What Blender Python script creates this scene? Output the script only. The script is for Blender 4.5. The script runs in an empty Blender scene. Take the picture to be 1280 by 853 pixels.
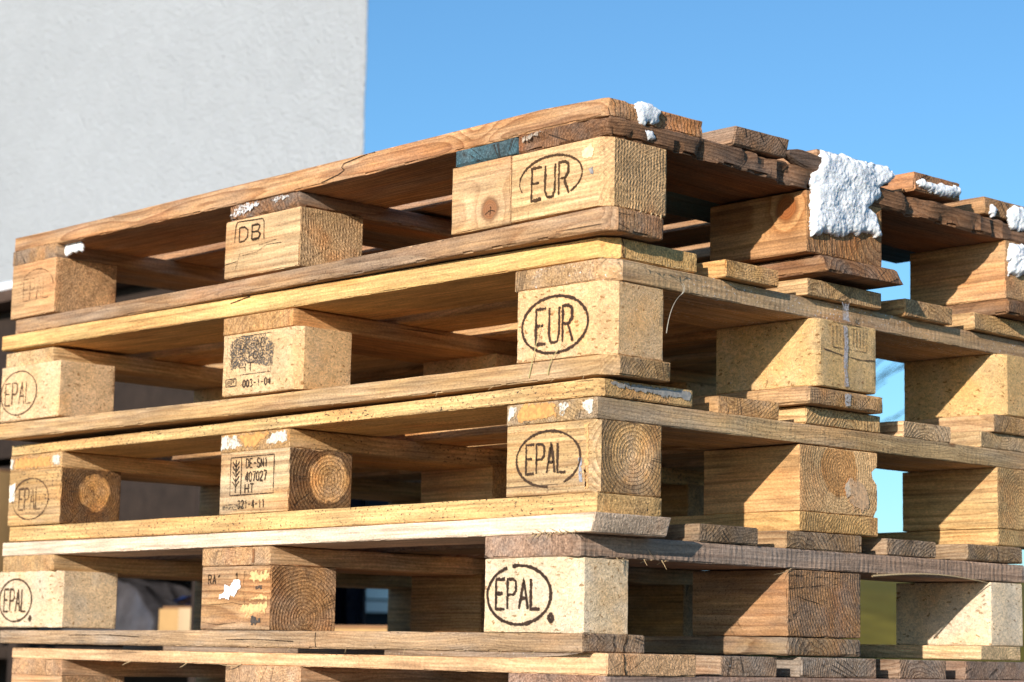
import bpy, math, random
import numpy as np
from mathutils import Matrix, Vector

C = bpy.context.scene.collection
random.seed(4)

# ------------------------------------------------------------------ numpy gradient noise
_rng = np.random.RandomState(11)
_PERM = np.concatenate([_rng.permutation(256)] * 3)
_GR = _rng.normal(size=(256, 3)); _GR /= np.linalg.norm(_GR, axis=1)[:, None]
def noise(P):
    P = np.asarray(P, float) + 1000.0
    I = np.floor(P).astype(int); F = P - I; I &= 255
    W = F * F * F * (F * (F * 6 - 15) + 10)
    out = 0
    for a in (0, 1):
        for b in (0, 1):
            for c in (0, 1):
                h = _PERM[_PERM[_PERM[(I[:, 0] + a) & 255] + ((I[:, 1] + b) & 255)] + ((I[:, 2] + c) & 255)] & 255
                d = (_GR[h] * (F - [a, b, c])).sum(1)
                w = (W[:, 0] if a else 1 - W[:, 0]) * (W[:, 1] if b else 1 - W[:, 1]) * (W[:, 2] if c else 1 - W[:, 2])
                out = out + d * w
    return out * 1.6
def fbm(P, o=3):
    return sum(noise(P * 2 ** i + 17.3 * i) / 2 ** i for i in range(o))

# ------------------------------------------------------------------ node helper
class NT:
    def __init__(s, mat):
        mat.use_nodes = True; s.t = mat.node_tree; s.t.nodes.clear()
    def n(s, typ, ins=None, **kw):
        nd = s.t.nodes.new(typ)
        for k, v in kw.items(): setattr(nd, k, v)
        for k, v in (ins or {}).items():
            sock = nd.inputs[k]
            if isinstance(v, bpy.types.NodeSocket): s.t.links.new(v, sock)
            else: sock.default_value = v
        return nd
    def m(s, op, a, b=None, c=None, clamp=False):
        ins = {0: a}
        if b is not None: ins[1] = b
        if c is not None: ins[2] = c
        return s.n('ShaderNodeMath', ins, operation=op, use_clamp=clamp).outputs[0]
    def v(s, op, a, b=None, c=None):
        ins = {0: a}
        if b is not None: ins[1] = b
        if c is not None: ins[2] = c
        nd = s.n('ShaderNodeVectorMath', ins, operation=op)
        return nd.outputs['Value'] if op in ('LENGTH', 'DOT_PRODUCT', 'DISTANCE') else nd.outputs[0]
    def scale(s, a, f):
        nd = s.n('ShaderNodeVectorMath', {0: a}, operation='SCALE')
        if isinstance(f, bpy.types.NodeSocket): s.t.links.new(f, nd.inputs['Scale'])
        else: nd.inputs['Scale'].default_value = f
        return nd.outputs[0]
    def noise(s, vec, scale, detail=2, rough=.55):
        return s.n('ShaderNodeTexNoise', {'Vector': vec, 'Scale': scale, 'Detail': detail, 'Roughness': rough}).outputs['Fac']
    def ramp(s, f, a, b, lo=0., hi=1.):
        return s.n('ShaderNodeMapRange', {0: f, 1: a, 2: b, 3: lo, 4: hi}, interpolation_type='SMOOTHSTEP').outputs[0]
    def mix(s, f, a, b, mode='MIX'):
        nd = s.n('ShaderNodeMix', data_type='RGBA', blend_type=mode)
        for k, v in ((0, f), (6, a), (7, b)):
            if isinstance(v, bpy.types.NodeSocket): s.t.links.new(v, nd.inputs[k])
            else: nd.inputs[k].default_value = v
        return nd.outputs[2]
    def attr(s, name):
        return s.n('ShaderNodeAttribute', attribute_name=name, attribute_type='OBJECT')
    def sep(s, v):
        return s.n('ShaderNodeSeparateXYZ', {0: v}).outputs
    def xyz(s, x, y, z):
        return s.n('ShaderNodeCombineXYZ', {0: x, 1: y, 2: z}).outputs[0]
    def out(s, col, rough, bump=None, dist=.0006, strength=.7, alpha=None, spec=.25):
        b = s.n('ShaderNodeBsdfPrincipled', {'Base Color': col, 'Roughness': rough, 'Specular IOR Level': spec})
        if bump is not None:
            bp = s.n('ShaderNodeBump', {'Height': bump, 'Distance': dist, 'Strength': strength})
            s.t.links.new(bp.outputs[0], b.inputs['Normal'])
        if alpha is not None: s.t.links.new(alpha, b.inputs['Alpha'])
        s.t.links.new(b.outputs[0], s.n('ShaderNodeOutputMaterial').inputs[0])
        return b

# ------------------------------------------------------------------ materials
def mat_wood():
    mt = bpy.data.materials.new('sawn_wood'); t = NT(mt)
    co = t.n('ShaderNodeTexCoord').outputs['Object']
    base = t.attr('wc').outputs['Color']
    g, dirt, saw = t.sep(t.attr('wp').outputs['Vector'])[0:3]
    py, pz, spc = t.sep(t.attr('wk').outputs['Vector'])[0:3]
    kx, kang, kr = t.sep(t.attr('wn').outputs['Vector'])[0:3]
    frost, ringk, orange = t.sep(t.attr('wx').outputs['Vector'])[0:3]
    hr, hs, wp_ = t.sep(t.attr('wh').outputs['Vector'])[0:3]
    seed = t.attr('ws').outputs['Fac']
    off = t.xyz(seed, t.m('MULTIPLY', seed, .37), t.m('MULTIPLY', seed, .71))
    cs = t.v('ADD', co, off)
    st = lambda a, b: t.v('MULTIPLY', cs, (a, b, b))
    # rings round a pith line along local x
    x, y, z = t.sep(co)[0:3]
    w1 = t.m('MULTIPLY', t.m('SUBTRACT', t.noise(st(2.2, 9), 1, 2), .5), t.m('MULTIPLY', wp_, .05))
    w2 = t.m('MULTIPLY', t.m('SUBTRACT', t.noise(st(2.6, 11), 1.3, 2), .5), t.m('MULTIPLY', wp_, .05))
    qy = t.m('SUBTRACT', y, py); qz = t.m('SUBTRACT', z, pz)
    r0 = t.v('LENGTH', t.xyz(0., t.m('ADD', qy, w1), t.m('ADD', qz, w2)))
    # one knot growing out of the pith
    d = t.xyz(0., t.m('COSINE', kang), t.m('SINE', kang))
    q = t.xyz(t.m('SUBTRACT', x, kx), qy, qz)
    tt = t.m('MAXIMUM', t.v('DOT_PRODUCT', q, d), 0.)
    kd = t.v('LENGTH', t.v('SUBTRACT', q, t.scale(d, tt)))
    kd = t.m('ADD', kd, t.m('MULTIPLY', t.m('SUBTRACT', t.noise(cs, 60, 2), .5), .006))
    kq = t.m('DIVIDE', kd, t.m('MAXIMUM', kr, .0005))
    bulge = t.m('MULTIPLY', t.m('POWER', 2.718, t.m('MULTIPLY', t.m('MULTIPLY', kq, kq), -.22)), t.m('MULTIPLY', kr, 1.3))
    r = t.m('ADD', r0, bulge)
    ph = t.m('ADD', t.m('DIVIDE', r, t.m('MAXIMUM', spc, .0008)), t.m('MULTIPLY', t.noise(st(3, 40), 1.5, 2), t.m('MULTIPLY', wp_, 1.1)))
    fr = t.m('FRACT', ph)
    band = t.m('MULTIPLY', t.m('POWER', fr, 2.2), t.ramp(fr, 1., .86))
    # fibre and tone
    fib = t.noise(st(9, 330), 1, 3, .6)
    fine = t.noise(st(60, 600), 1, 2, .6)
    tone = t.noise(st(3.5, 10), 1, 3)
    nrm = t.n('ShaderNodeVectorTransform', {0: t.n('ShaderNodeNewGeometry').outputs['True Normal']}, vector_type='NORMAL', convert_from='WORLD', convert_to='OBJECT').outputs[0]
    nx = t.m('ABSOLUTE', t.sep(nrm)[0])
    end = t.ramp(nx, .75, .9)
    rk = t.m('MULTIPLY', t.m('SUBTRACT', .6, t.m('MULTIPLY', end, .1)), ringk, clamp=True)
    col = t.mix(t.m('MULTIPLY', band, rk), base, t.mix(1., base, (.5, .36, .26, 1), 'MULTIPLY'))
    col = t.mix(1., col, t.n('ShaderNodeMapRange', {0: fib, 1: .27, 2: .73, 3: .62, 4: 1.3}).outputs[0], 'MULTIPLY')
    col = t.mix(1., col, t.n('ShaderNodeMapRange', {0: tone, 1: .3, 2: .7, 3: .76, 4: 1.2}).outputs[0], 'MULTIPLY')
    lines = t.ramp(t.noise(t.v('ADD', st(3.5, 150), (6, 1, 2)), 1, 2, .5), .54, .7)
    col = t.mix(t.m('MULTIPLY', lines, .42), col, t.mix(1., col, (.42, .34, .28, 1), 'MULTIPLY'))
    fuzz = t.noise(t.v('MULTIPLY', cs, (.55, 1, 1)), 520, 3, .7)
    col = t.mix(1., col, t.n('ShaderNodeMapRange', {0: fuzz, 1: .3, 2: .7, 3: .74, 4: 1.24}).outputs[0], 'MULTIPLY')
    mott = t.noise(t.v('ADD', st(14, 42), (2, 6, 1)), 1, 4, .65)
    col = t.mix(1., col, t.n('ShaderNodeMapRange', {0: mott, 1: .3, 2: .7, 3: .8, 4: 1.16}).outputs[0], 'MULTIPLY')
    # reddish resin zones
    om = t.m('MULTIPLY', t.ramp(t.noise(t.v('ADD', st(4, 14), (3, 1, 7)), 1, 3), .5, .72), orange)
    col = t.mix(om, col, t.mix(1., col, (1.05, .66, .4, 1), 'MULTIPLY'))
    # end grain is darker and dirtier
    ecol = t.mix(1., col, (.97, .93, .9, 1), 'MULTIPLY')
    pore = t.noise(cs, 420, 3, .65)
    ecol = t.mix(1., ecol, t.n('ShaderNodeMapRange', {0: pore, 1: .3, 2: .7, 3: .6, 4: 1.32}).outputs[0], 'MULTIPLY')
    rh = t.m('ADD', r0, t.m('MULTIPLY', t.m('SUBTRACT', t.noise(cs, 70, 3), .5), .012))
    hin = t.ramp(rh, t.m('ADD', hr, .0025), t.m('SUBTRACT', hr, .0015))
    hcol = t.mix(hin, t.mix(1., ecol, (.42, .36, .33, 1), 'MULTIPLY'), t.mix(1., ecol, (1.55, 1.38, 1.15, 1), 'MULTIPLY'))
    ecol = t.mix(t.m('MAXIMUM', hs, 0.), ecol, hcol)
    hneg = t.mix(hin, t.mix(1., ecol, (1.12, 1.16, 1.24, 1), 'MULTIPLY'), t.mix(1., ecol, (.95, .78, .6, 1), 'MULTIPLY'))
    ecol = t.mix(t.m('MULTIPLY', t.m('MINIMUM', hs, 0.), -2.), ecol, hneg)
    col = t.mix(end, col, ecol)
    # knot
    km = t.ramp(kq, 1.05, .85)
    krim = t.m('MULTIPLY', t.ramp(kq, 1.35, 1.0), t.ramp(kq, .75, 1.0))
    kring = t.m('FRACT', t.m('MULTIPLY', kq, 4.))
    kcol = t.mix(kring, t.mix(1., base, (.62, .4, .26, 1), 'MULTIPLY'), t.mix(1., base, (.42, .25, .16, 1), 'MULTIPLY'))
    kon = t.m('GREATER_THAN', kr, .0006)
    notend = t.m('SUBTRACT', 1., end)
    col = t.mix(t.m('MULTIPLY', t.m('MULTIPLY', km, kon), notend), col, kcol)
    col = t.mix(t.m('MULTIPLY', t.m('MULTIPLY', krim, .6), t.m('MULTIPLY', kon, notend)), col, t.mix(1., base, (.3, .18, .11, 1), 'MULTIPLY'))
    # radial checks in the end grain
    dirn = t.v('NORMALIZE', t.xyz(0., qy, qz))
    rn = t.noise(t.v('ADD', t.scale(dirn, 4.5), off), 1, 1)
    rck = t.m('MULTIPLY', t.ramp(t.m('ABSOLUTE', t.m('SUBTRACT', rn, .5)), .018, .006), t.ramp(t.noise(cs, 34, 2), .5, .58))
    rck = t.m('MULTIPLY', t.m('MULTIPLY', rck, end), t.m('MULTIPLY', g, 2., clamp=True))
    col = t.mix(t.m('MULTIPLY', rck, .75), col, (.05, .033, .022, 1))
    # weathered grey
    gm = t.m('MULTIPLY', t.ramp(t.noise(t.v('ADD', st(4.5, 26), (9, 2, 4)), 1, 5, .65), .36, .68), g)
    lum = t.v('DOT_PRODUCT', col, (.3, .5, .2))
    gcol = t.mix(1., t.n('ShaderNodeCombineColor', {0: lum, 1: lum, 2: lum}).outputs[0], (.86, .8, .74, 1), 'MULTIPLY')
    col = t.mix(gm, col, gcol)
    blot = t.m('MULTIPLY', t.ramp(t.noise(t.v('ADD', st(7, 22), (5, 5, 1)), 1.2, 4, .6), .6, .78), t.m('ADD', .3, t.m('MULTIPLY', g, .6), clamp=True))
    col = t.mix(blot, col, t.mix(1., col, (.42, .4, .4, 1), 'MULTIPLY'))
    # mould specks
    sp = t.ramp(t.noise(t.v('MULTIPLY', cs, (.6, 1, 1)), 350, 2, .7), .59, .65)
    spg = t.ramp(t.noise(t.v('ADD', st(9, 16), (1, 8, 3)), 1, 3), .36, .56)
    col = t.mix(t.m('MULTIPLY', t.m('MULTIPLY', sp, spg), dirt, clamp=True), col, (.045, .036, .028, 1))
    # long checks along the grain
    ck = t.ramp(t.noise(t.v('ADD', st(5, 240), (4, 4, 4)), 1, 1), .73, .78)
    ckg = t.ramp(t.noise(st(3, 12), 1, 1), .5, .6)
    ckm = t.m('MULTIPLY', t.m('MULTIPLY', ck, ckg), notend)
    col = t.mix(t.m('MULTIPLY', ckm, .7), col, (.04, .025, .015, 1))
    # frost crystals
    fs = t.m('MULTIPLY', t.ramp(t.noise(cs, 260, 2, .75), .63, .68), t.ramp(t.noise(st(8, 30), 1, 2), .4, .6))
    col = t.mix(t.m('MULTIPLY', fs, frost, clamp=True), col, (.8, .82, .85, 1))
    # relief
    brk = t.ramp(t.noise(t.v('MULTIPLY', cs, (40, 40, 60)), 1, 3), .35, .65)
    nx1 = t.noise(t.v('MULTIPLY', cs, (170, 9, 14)), 1, 3, .7)
    sx = t.m('ADD', t.m('MULTIPLY', nx1, 2.2), t.m('MULTIPLY', brk, t.m('MULTIPLY', .55, t.m('SINE', t.m('ADD', t.m('MULTIPLY', x, 760.), t.m('MULTIPLY', t.noise(cs, 30, 2), 9.))))))
    ny1 = t.noise(t.v('MULTIPLY', cs, (14, 230, 16)), 1, 3, .7)
    sy = t.m('ADD', t.m('MULTIPLY', ny1, 2.0), t.m('MULTIPLY', brk, t.m('MULTIPLY', .95, t.m('SINE', t.m('ADD', t.m('MULTIPLY', y, 1400.), t.m('MULTIPLY', t.noise(cs, 40, 2), 9.))))))
    sw = t.m('MULTIPLY', t.mix(end, sx, sy), saw)
    h = t.m('ADD', t.m('MULTIPLY', fib, .55), t.m('MULTIPLY', t.m('MULTIPLY', band, ringk), .35))
    h = t.m('ADD', h, t.m('MULTIPLY', sw, .35))
    h = t.m('ADD', h, t.m('MULTIPLY', t.m('MULTIPLY', pore, end), 1.3))
    h = t.m('SUBTRACT', h, t.m('MULTIPLY', ckm, 1.2)); h = t.m('SUBTRACT', h, t.m('MULTIPLY', rck, 2.))
    h = t.m('ADD', h, t.m('MULTIPLY', t.m('MULTIPLY', band, end), t.m('MULTIPLY', ringk, .55)))
    h = t.m('ADD', h, t.m('MULTIPLY', fine, .35)); h = t.m('ADD', h, t.m('MULTIPLY', fuzz, .7))
    t.out(col, .82, h, .0011, .8)
    return mt

def mat_chip():
    mt = bpy.data.materials.new('pressed_chipboard'); t = NT(mt)
    co = t.n('ShaderNodeTexCoord').outputs['Object']
    base = t.attr('wc').outputs['Color']
    g, dirt, frost = t.sep(t.attr('wp').outputs['Vector'])[0:3]
    seed = t.attr('ws').outputs['Fac']
    cs = t.v('ADD', co, t.xyz(seed, t.m('MULTIPLY', seed, .37), t.m('MULTIPLY', seed, .71)))
    wv = t.v('ADD', cs, t.scale(t.v('SUBTRACT', t.n('ShaderNodeTexNoise', {'Vector': cs, 'Scale': 130., 'Detail': 2.}).outputs['Color'], (.5, .5, .5)), .008))
    v1 = t.n('ShaderNodeTexVoronoi', {'Vector': t.v('MULTIPLY', wv, (.6, 1, 1.5)), 'Scale': 350.})
    v2 = t.n('ShaderNodeTexVoronoi', {'Vector': t.v('MULTIPLY', wv, (1.5, .7, 1)), 'Scale': 620.})
    c1 = t.sep(v1.outputs['Color'])[0]; c2 = t.sep(v2.outputs['Color'])[1]
    f = t.m('ADD', t.m('MULTIPLY', c1, .5), t.m('MULTIPLY', c2, .5))
    col = t.mix(1., base, t.n('ShaderNodeMapRange', {0: f, 1: .1, 2: .9, 3: .68, 4: 1.24}).outputs[0], 'MULTIPLY')
    col = t.mix(t.ramp(c1, .955, .985), col, t.mix(1., base, (.5, .4, .3, 1), 'MULTIPLY'))
    col = t.mix(t.ramp(c2, .05, .02), col, t.mix(1., base, (1.25, 1.25, 1.2, 1), 'MULTIPLY'))
    tone = t.noise(cs, 22, 3)
    col = t.mix(1., col, t.n('ShaderNodeMapRange', {0: tone, 1: .3, 2: .7, 3: .84, 4: 1.14}).outputs[0], 'MULTIPLY')
    om = t.ramp(t.noise(t.v('ADD', cs, (3, 3, 3)), 16, 3), .5, .75)
    col = t.mix(t.m('MULTIPLY', om, .5), col, t.mix(1., col, (1., .78, .5, 1), 'MULTIPLY'))
    sp = t.ramp(t.noise(cs, 420, 2, .7), .64, .7)
    spg = t.ramp(t.noise(cs, 28, 3), .45, .6)
    col = t.mix(t.m('MULTIPLY', t.m('MULTIPLY', sp, spg), dirt, clamp=True), col, (.05, .04, .03, 1))
    gm = t.m('MULTIPLY', t.ramp(t.noise(t.v('ADD', cs, (7, 1, 3)), 24, 4), .4, .7), g)
    lum = t.v('DOT_PRODUCT', col, (.3, .5, .2))
    col = t.mix(gm, col, t.mix(1., t.n('ShaderNodeCombineColor', {0: lum, 1: lum, 2: lum}).outputs[0], (.9, .86, .8, 1), 'MULTIPLY'))
    fs = t.ramp(t.noise(cs, 300, 2, .75), .66, .7)
    col = t.mix(t.m('MULTIPLY', fs, frost, clamp=True), col, (.8, .82, .85, 1))
    h = t.m('ADD', t.m('MULTIPLY', f, .8), t.noise(cs, 700, 2))
    t.out(col, .85, h, .0014, .8)
    return mt

def mat_plain(name, col, rough=.8, var=.25, scale=40., bump=.0006, spec=.25, metal=0, tint2=None, sss=0):
    mt = bpy.data.materials.new(name); t = NT(mt)
    co = t.n('ShaderNodeTexCoord').outputs['Object']
    n = t.noise(co, scale, 4, .6)
    c = t.mix(1., (*col, 1), t.n('ShaderNodeMapRange', {0: n, 1: .25, 2: .75, 3: 1 - var, 4: 1 + var}).outputs[0], 'MULTIPLY')
    if tint2: c = t.mix(t.ramp(t.noise(co, scale * .3, 3), .45, .65), c, (*tint2, 1))
    b = t.out(c, rough, t.noise(co, scale * 6, 3, .65), bump, .7, spec=spec)
    b.inputs['Metallic'].default_value = metal
    if sss:
        b.inputs['Subsurface Weight'].default_value = sss
        b.inputs['Subsurface Radius'].default_value = (.004, .005, .006)
        b.inputs['Subsurface Scale'].default_value = 1.
    return mt

def mat_mark(name, scale=420., hf=.55):
    """burnt or painted marks: worn through by noise; 'wf' says how much is worn away"""
    mt = bpy.data.materials.new(name); t = NT(mt)
    co = t.n('ShaderNodeTexCoord').outputs['Object']
    base = t.attr('wc').outputs['Color']; wear = t.attr('wf').outputs['Fac']
    big = t.noise(t.v('ADD', co, t.xyz(wear, wear, 0.)), 38, 2)
    n = t.m('ADD', t.m('MULTIPLY', t.noise(co, scale, 2, .6), hf), t.m('MULTIPLY', big, 1 - hf))
    e = t.n('ShaderNodeAttribute', attribute_name='e', attribute_type='GEOMETRY').outputs['Fac']
    n = t.m('ADD', n, t.m('MULTIPLY', t.m('SUBTRACT', e, .75), .42))
    a = t.ramp(n, t.m('SUBTRACT', wear, .07), t.m('ADD', wear, .1))
    col = t.mix(t.ramp(t.noise(co, 200, 2), .35, .7), base, t.mix(1., base, (1.6, 1.45, 1.3, 1), 'MULTIPLY'))
    t.out(col, .9, alpha=a, spec=.1)
    return mt

WOOD, CHIP, MARK = mat_wood(), mat_chip(), mat_mark('burnt_or_painted_mark')
SMUDGE = mat_mark('mould_smudge', 480., .85)
SNOW = mat_plain('snow', (.84, .86, .9), .7, .05, 150., .0009, .2, sss=.4)

# ------------------------------------------------------------------ object helpers
def link(o, parent=None):
    C.objects.link(o)
    if parent is not None: o.parent = parent
    return o
def meshobj(name, V, F, mat, parent=None, smooth=None):
    me = bpy.data.meshes.new(name)
    me.from_pydata([tuple(map(float, v)) for v in V], [], [tuple(map(int, f)) for f in F])
    me.materials.append(mat)
    if smooth is not None:
        for p in me.polygons: p.use_smooth = True
        me.set_sharp_from_angle(angle=math.radians(smooth))
    me.update()
    return link(bpy.data.objects.new(name, me), parent)
def tag(o, label=None, cat=None, group=None, kind=None):
    for k, v in (('label', label), ('category', cat), ('group', group), ('kind', kind)):
        if v: o[k] = v
    return o
def empty(name, loc, rot=(0, 0, 0)):
    o = bpy.data.objects.new(name, None); o.empty_display_size = .1
    o.location = loc; o.rotation_euler = rot
    return link(o)

def stations(a, b, step, r, extra=()):
    n = max(1, round((b - a - 2 * r) / step))
    s = [a, *np.linspace(a + r, b - r, n + 1), b]
    for e in extra:
        if a + r < e < b - r:
            s = [q for q in s if abs(q - e) > step * .35 or q in (a, b, a + r, b - r)] + [e]
    return np.array(sorted(s))
def gridbox(xs, ys, zs):
    nx, ny, nz = len(xs), len(ys), len(zs)
    ids = -np.ones((nx, ny, nz), int)
    bd = np.zeros((nx, ny, nz), bool)
    bd[[0, -1]] = True; bd[:, [0, -1]] = True; bd[:, :, [0, -1]] = True
    idx = np.argwhere(bd); ids[bd] = np.arange(len(idx))
    P = np.c_[xs[idx[:, 0]], ys[idx[:, 1]], zs[idx[:, 2]]]
    S = np.zeros((len(idx), 3))
    for a, n in enumerate((nx, ny, nz)):
        S[idx[:, a] == 0, a] = -1; S[idx[:, a] == n - 1, a] = 1
    F = []
    def face(G, flip):
        a, b, c, d = G[:-1, :-1].ravel(), G[1:, :-1].ravel(), G[1:, 1:].ravel(), G[:-1, 1:].ravel()
        F.append(np.c_[a, d, c, b] if flip else np.c_[a, b, c, d])
    face(ids[:, :, 0], True); face(ids[:, :, -1], False)
    face(ids[:, 0, :], False); face(ids[:, -1, :], True)
    face(ids[0], True); face(ids[-1], False)
    return P, S, np.concatenate(F)

MM = .001
def part(name, parent, box, grain='x', mat=None, col=(.5, .33, .15), grey=.2, dirt=.2, saw=.15, pith=None, spc=.0035,
         knot=None, frost=0., ring=1., orange=.4, heart=None, warp=None, seed=None, r=1.3, chip=1.0, rough=.35, step=None, ztab=None, mods=(), xextra=(), yextra=(), label=None):
    """one timber part, box = (x0,x1,y0,y1,z0,z1) in millimetres in its pallet's own frame"""
    x0, x1, y0, y1, z0, z1 = box
    mat = mat or WOOD
    sd = seed if seed is not None else random.uniform(0, 50)
    lx, ly = x1 - x0, y1 - y0
    if name == 'block': sx, sy, sz = 7, 7, 7
    elif grain == 'x': sx, sy, sz = 8, 12, 7
    else: sx, sy, sz = 12, 8, 7
    P, S, F = gridbox(stations(x0, x1, sx, r, xextra), stations(y0, y1, sy, r, yextra), stations(z0, z1, sz, r))
    nb = (S != 0).sum(1)
    N1 = np.array([.012, .06, .06]) if grain == 'x' else np.array([.06, .012, .06])
    q = P * N1 + sd * 3.7
    # faces: slow waviness along the grain, fuzz on cut ends
    w = rough * (fbm(q, 3))
    P0 = P.copy()
    P = P + S * (w * (nb == 1))[:, None]
    # edges: rounded and chipped
    e = nb >= 2
    c = .3 * r + chip * np.maximum(0, fbm(P0 * .11 + sd, 3) - .05) * 1.6
    c = c + np.where(fbm(P0 * .02 + sd * 2.1, 2) > .5, chip * 1.5 * np.abs(noise(P0 * .2)), 0)
    P = P - S * (c * e)[:, None]
    if ztab:
        zt = np.array(ztab, float)
        a = P0[:, 0] if grain == 'x' else P0[:, 1]
        zb = np.interp(a, zt[:, 0], zt[:, 1]); zz = np.interp(a, zt[:, 0], zt[:, 2])
        P[:, 2] = zb + (P[:, 2] - z0) / (z1 - z0) * (zz - zb)
    # slight bow and twist of the real timber
    for m in mods: P = m(P, P0)
    ctr = np.array([(x0 + x1) / 2, (y0 + y1) / 2, (z0 + z1) / 2])
    P = (P - ctr) * MM
    if grain == 'y': P = np.c_[P[:, 1], -P[:, 0], P[:, 2]]
    o = meshobj(name, P, F, mat, parent, 28)
    o.location = ctr * MM
    if grain == 'y': o.rotation_euler = (0, 0, math.pi / 2)
    if pith is None:
        a = random.uniform(0, 6.28)
        wd = (ly if grain == 'x' else lx)
        pith = (random.uniform(-.6, .6) * wd, random.choice([-1, 1]) * random.uniform(25, 70)) if name != 'block' else (random.uniform(-55, 55), random.uniform(-50, 50))
    cc = [float(v * k) for v, k in zip(col, (1.22, 1.1, 1.06))]
    cap = min(1., .86 / max(cc)); o['wc'] = [v * cap * (1 if cap == 1. else f) for v, f in zip(cc, (1., 1.02, 1.06))]
    o['wp'] = [float(grey), float(dirt), float(saw)]
    o['wk'] = [pith[0] * MM, pith[1] * MM, float(spc)]
    if knot is None and name != 'block' and random.random() < .75:
        knot = (random.uniform(-.45, .45) * (lx if grain == 'x' else ly), random.uniform(0, 6.28), random.uniform(6, 13))
    if knot is None: knot = (9000, 0, 0)
    o['wn'] = [knot[0] * MM, float(knot[1]), knot[2] * MM]
    o['wx'] = [float(frost), float(ring), float(orange)]
    o['ws'] = float(sd)
    hh = heart or (0, 0)
    o['wh'] = [hh[0] * MM, float(hh[1]), float(warp if warp is not None else (.3 if name == 'block' else 1.))]
    if label: o['label'] = label
    return o

def chamfer(c, xc=0., yc=0.):
    """saw the vertical corner (xc, yc) off: pull points beyond the 45 degree cut back on to it"""
    def f(P, P0):
        s = (P[:, 0] - xc) + (yc - P[:, 1]) + c        # >0 beyond the cut
        b = s > 0
        P[b, 0] -= s[b] / 2; P[b, 1] += s[b] / 2
        return P
    return f
def skew_end(x_end, k_y=0., k_z=0., yc=0., zc=0., reach=40):
    """the +x end sawn off square: lean of the cut over width and thickness"""
    def f(P, P0):
        w = np.clip((P0[:, 0] - (x_end - reach)) / reach, 0, 1)
        P[:, 0] += w * (k_y * (P0[:, 1] - yc) + k_z * (P0[:, 2] - zc))
        return P
    return f
def broken(side, amp, freq, sd, z=False):
    """splintered long edge: bites along +x, +y or bottom edge"""
    def f(P, P0):
        n = np.maximum(0, fbm(P0 * freq + sd, 4)) * amp
        ax, sg = {'+x': (0, 1), '-x': (0, -1), '-y': (1, -1), '+y': (1, 1)}[side]
        lim = (P0[:, ax] * sg).max()
        w = np.clip(1 - (lim - P0[:, ax] * sg) / 22, 0, 1)
        zz = np.clip((P0[:, 2].max() - P0[:, 2]) / 12, .2, 1) if z else 1
        P[:, ax] -= sg * n * w * zz
        return P
    return f

# ------------------------------------------------------------------ marks on the faces of blocks
def frame_of(face):
    # returns (axis-u, axis-v, normal) as columns in pallet millimetres
    if face == 'front': return np.array([1, 0, 0.]), np.array([0, 0, 1.]), np.array([0, -1., 0])
    return np.array([0, 1., 0]), np.array([0, 0, 1.]), np.array([1., 0, 0])
def to_local(o, P):
    P = np.asarray(P) * MM - np.array(o.location)
    if abs(o.rotation_euler.z) > .1: P = np.c_[P[:, 1], -P[:, 0], P[:, 2]]
    return P
def ribbon(lines, w, V, F):
    for L in lines:
        L = np.array(L, float)
        closed = np.linalg.norm(L[0] - L[-1]) < 1e-6
        # resample
        out = [L[0]]
        for a, b in zip(L[:-1], L[1:]):
            n = max(1, int(np.linalg.norm(b - a) / 2.))
            for i in range(1, n + 1): out.append(a + (b - a) * i / n)
        L = np.array(out)
        T = np.gradient(L, axis=0)
        if closed: T[0] = T[-1] = (L[1] - L[-2]) / 2
        T /= np.linalg.norm(T, axis=1)[:, None] + 1e-9
        Nn = np.c_[-T[:, 1], T[:, 0]]
        k = len(V); n = len(L)
        ww = w * (1 + .25 * noise(np.c_[L * .15, np.full(n, len(V) * .37)]))
        for p, q, s in zip(L, Nn, ww):
            V.append(p + q * s * .86); V.append(p); V.append(p - q * s * .86)
        for i in range(n - 1):
            a = k + 3 * i
            F.append((a, a + 1, a + 4, a + 3)); F.append((a + 1, a + 2, a + 5, a + 4))
def arc(cx, cy, rx, ry, a0=0, a1=360, n=48):
    return [(cx + rx * math.cos(math.radians(a0 + (a1 - a0) * i / n)), cy + ry * math.sin(math.radians(a0 + (a1 - a0) * i / n))) for i in range(n + 1)]
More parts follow.
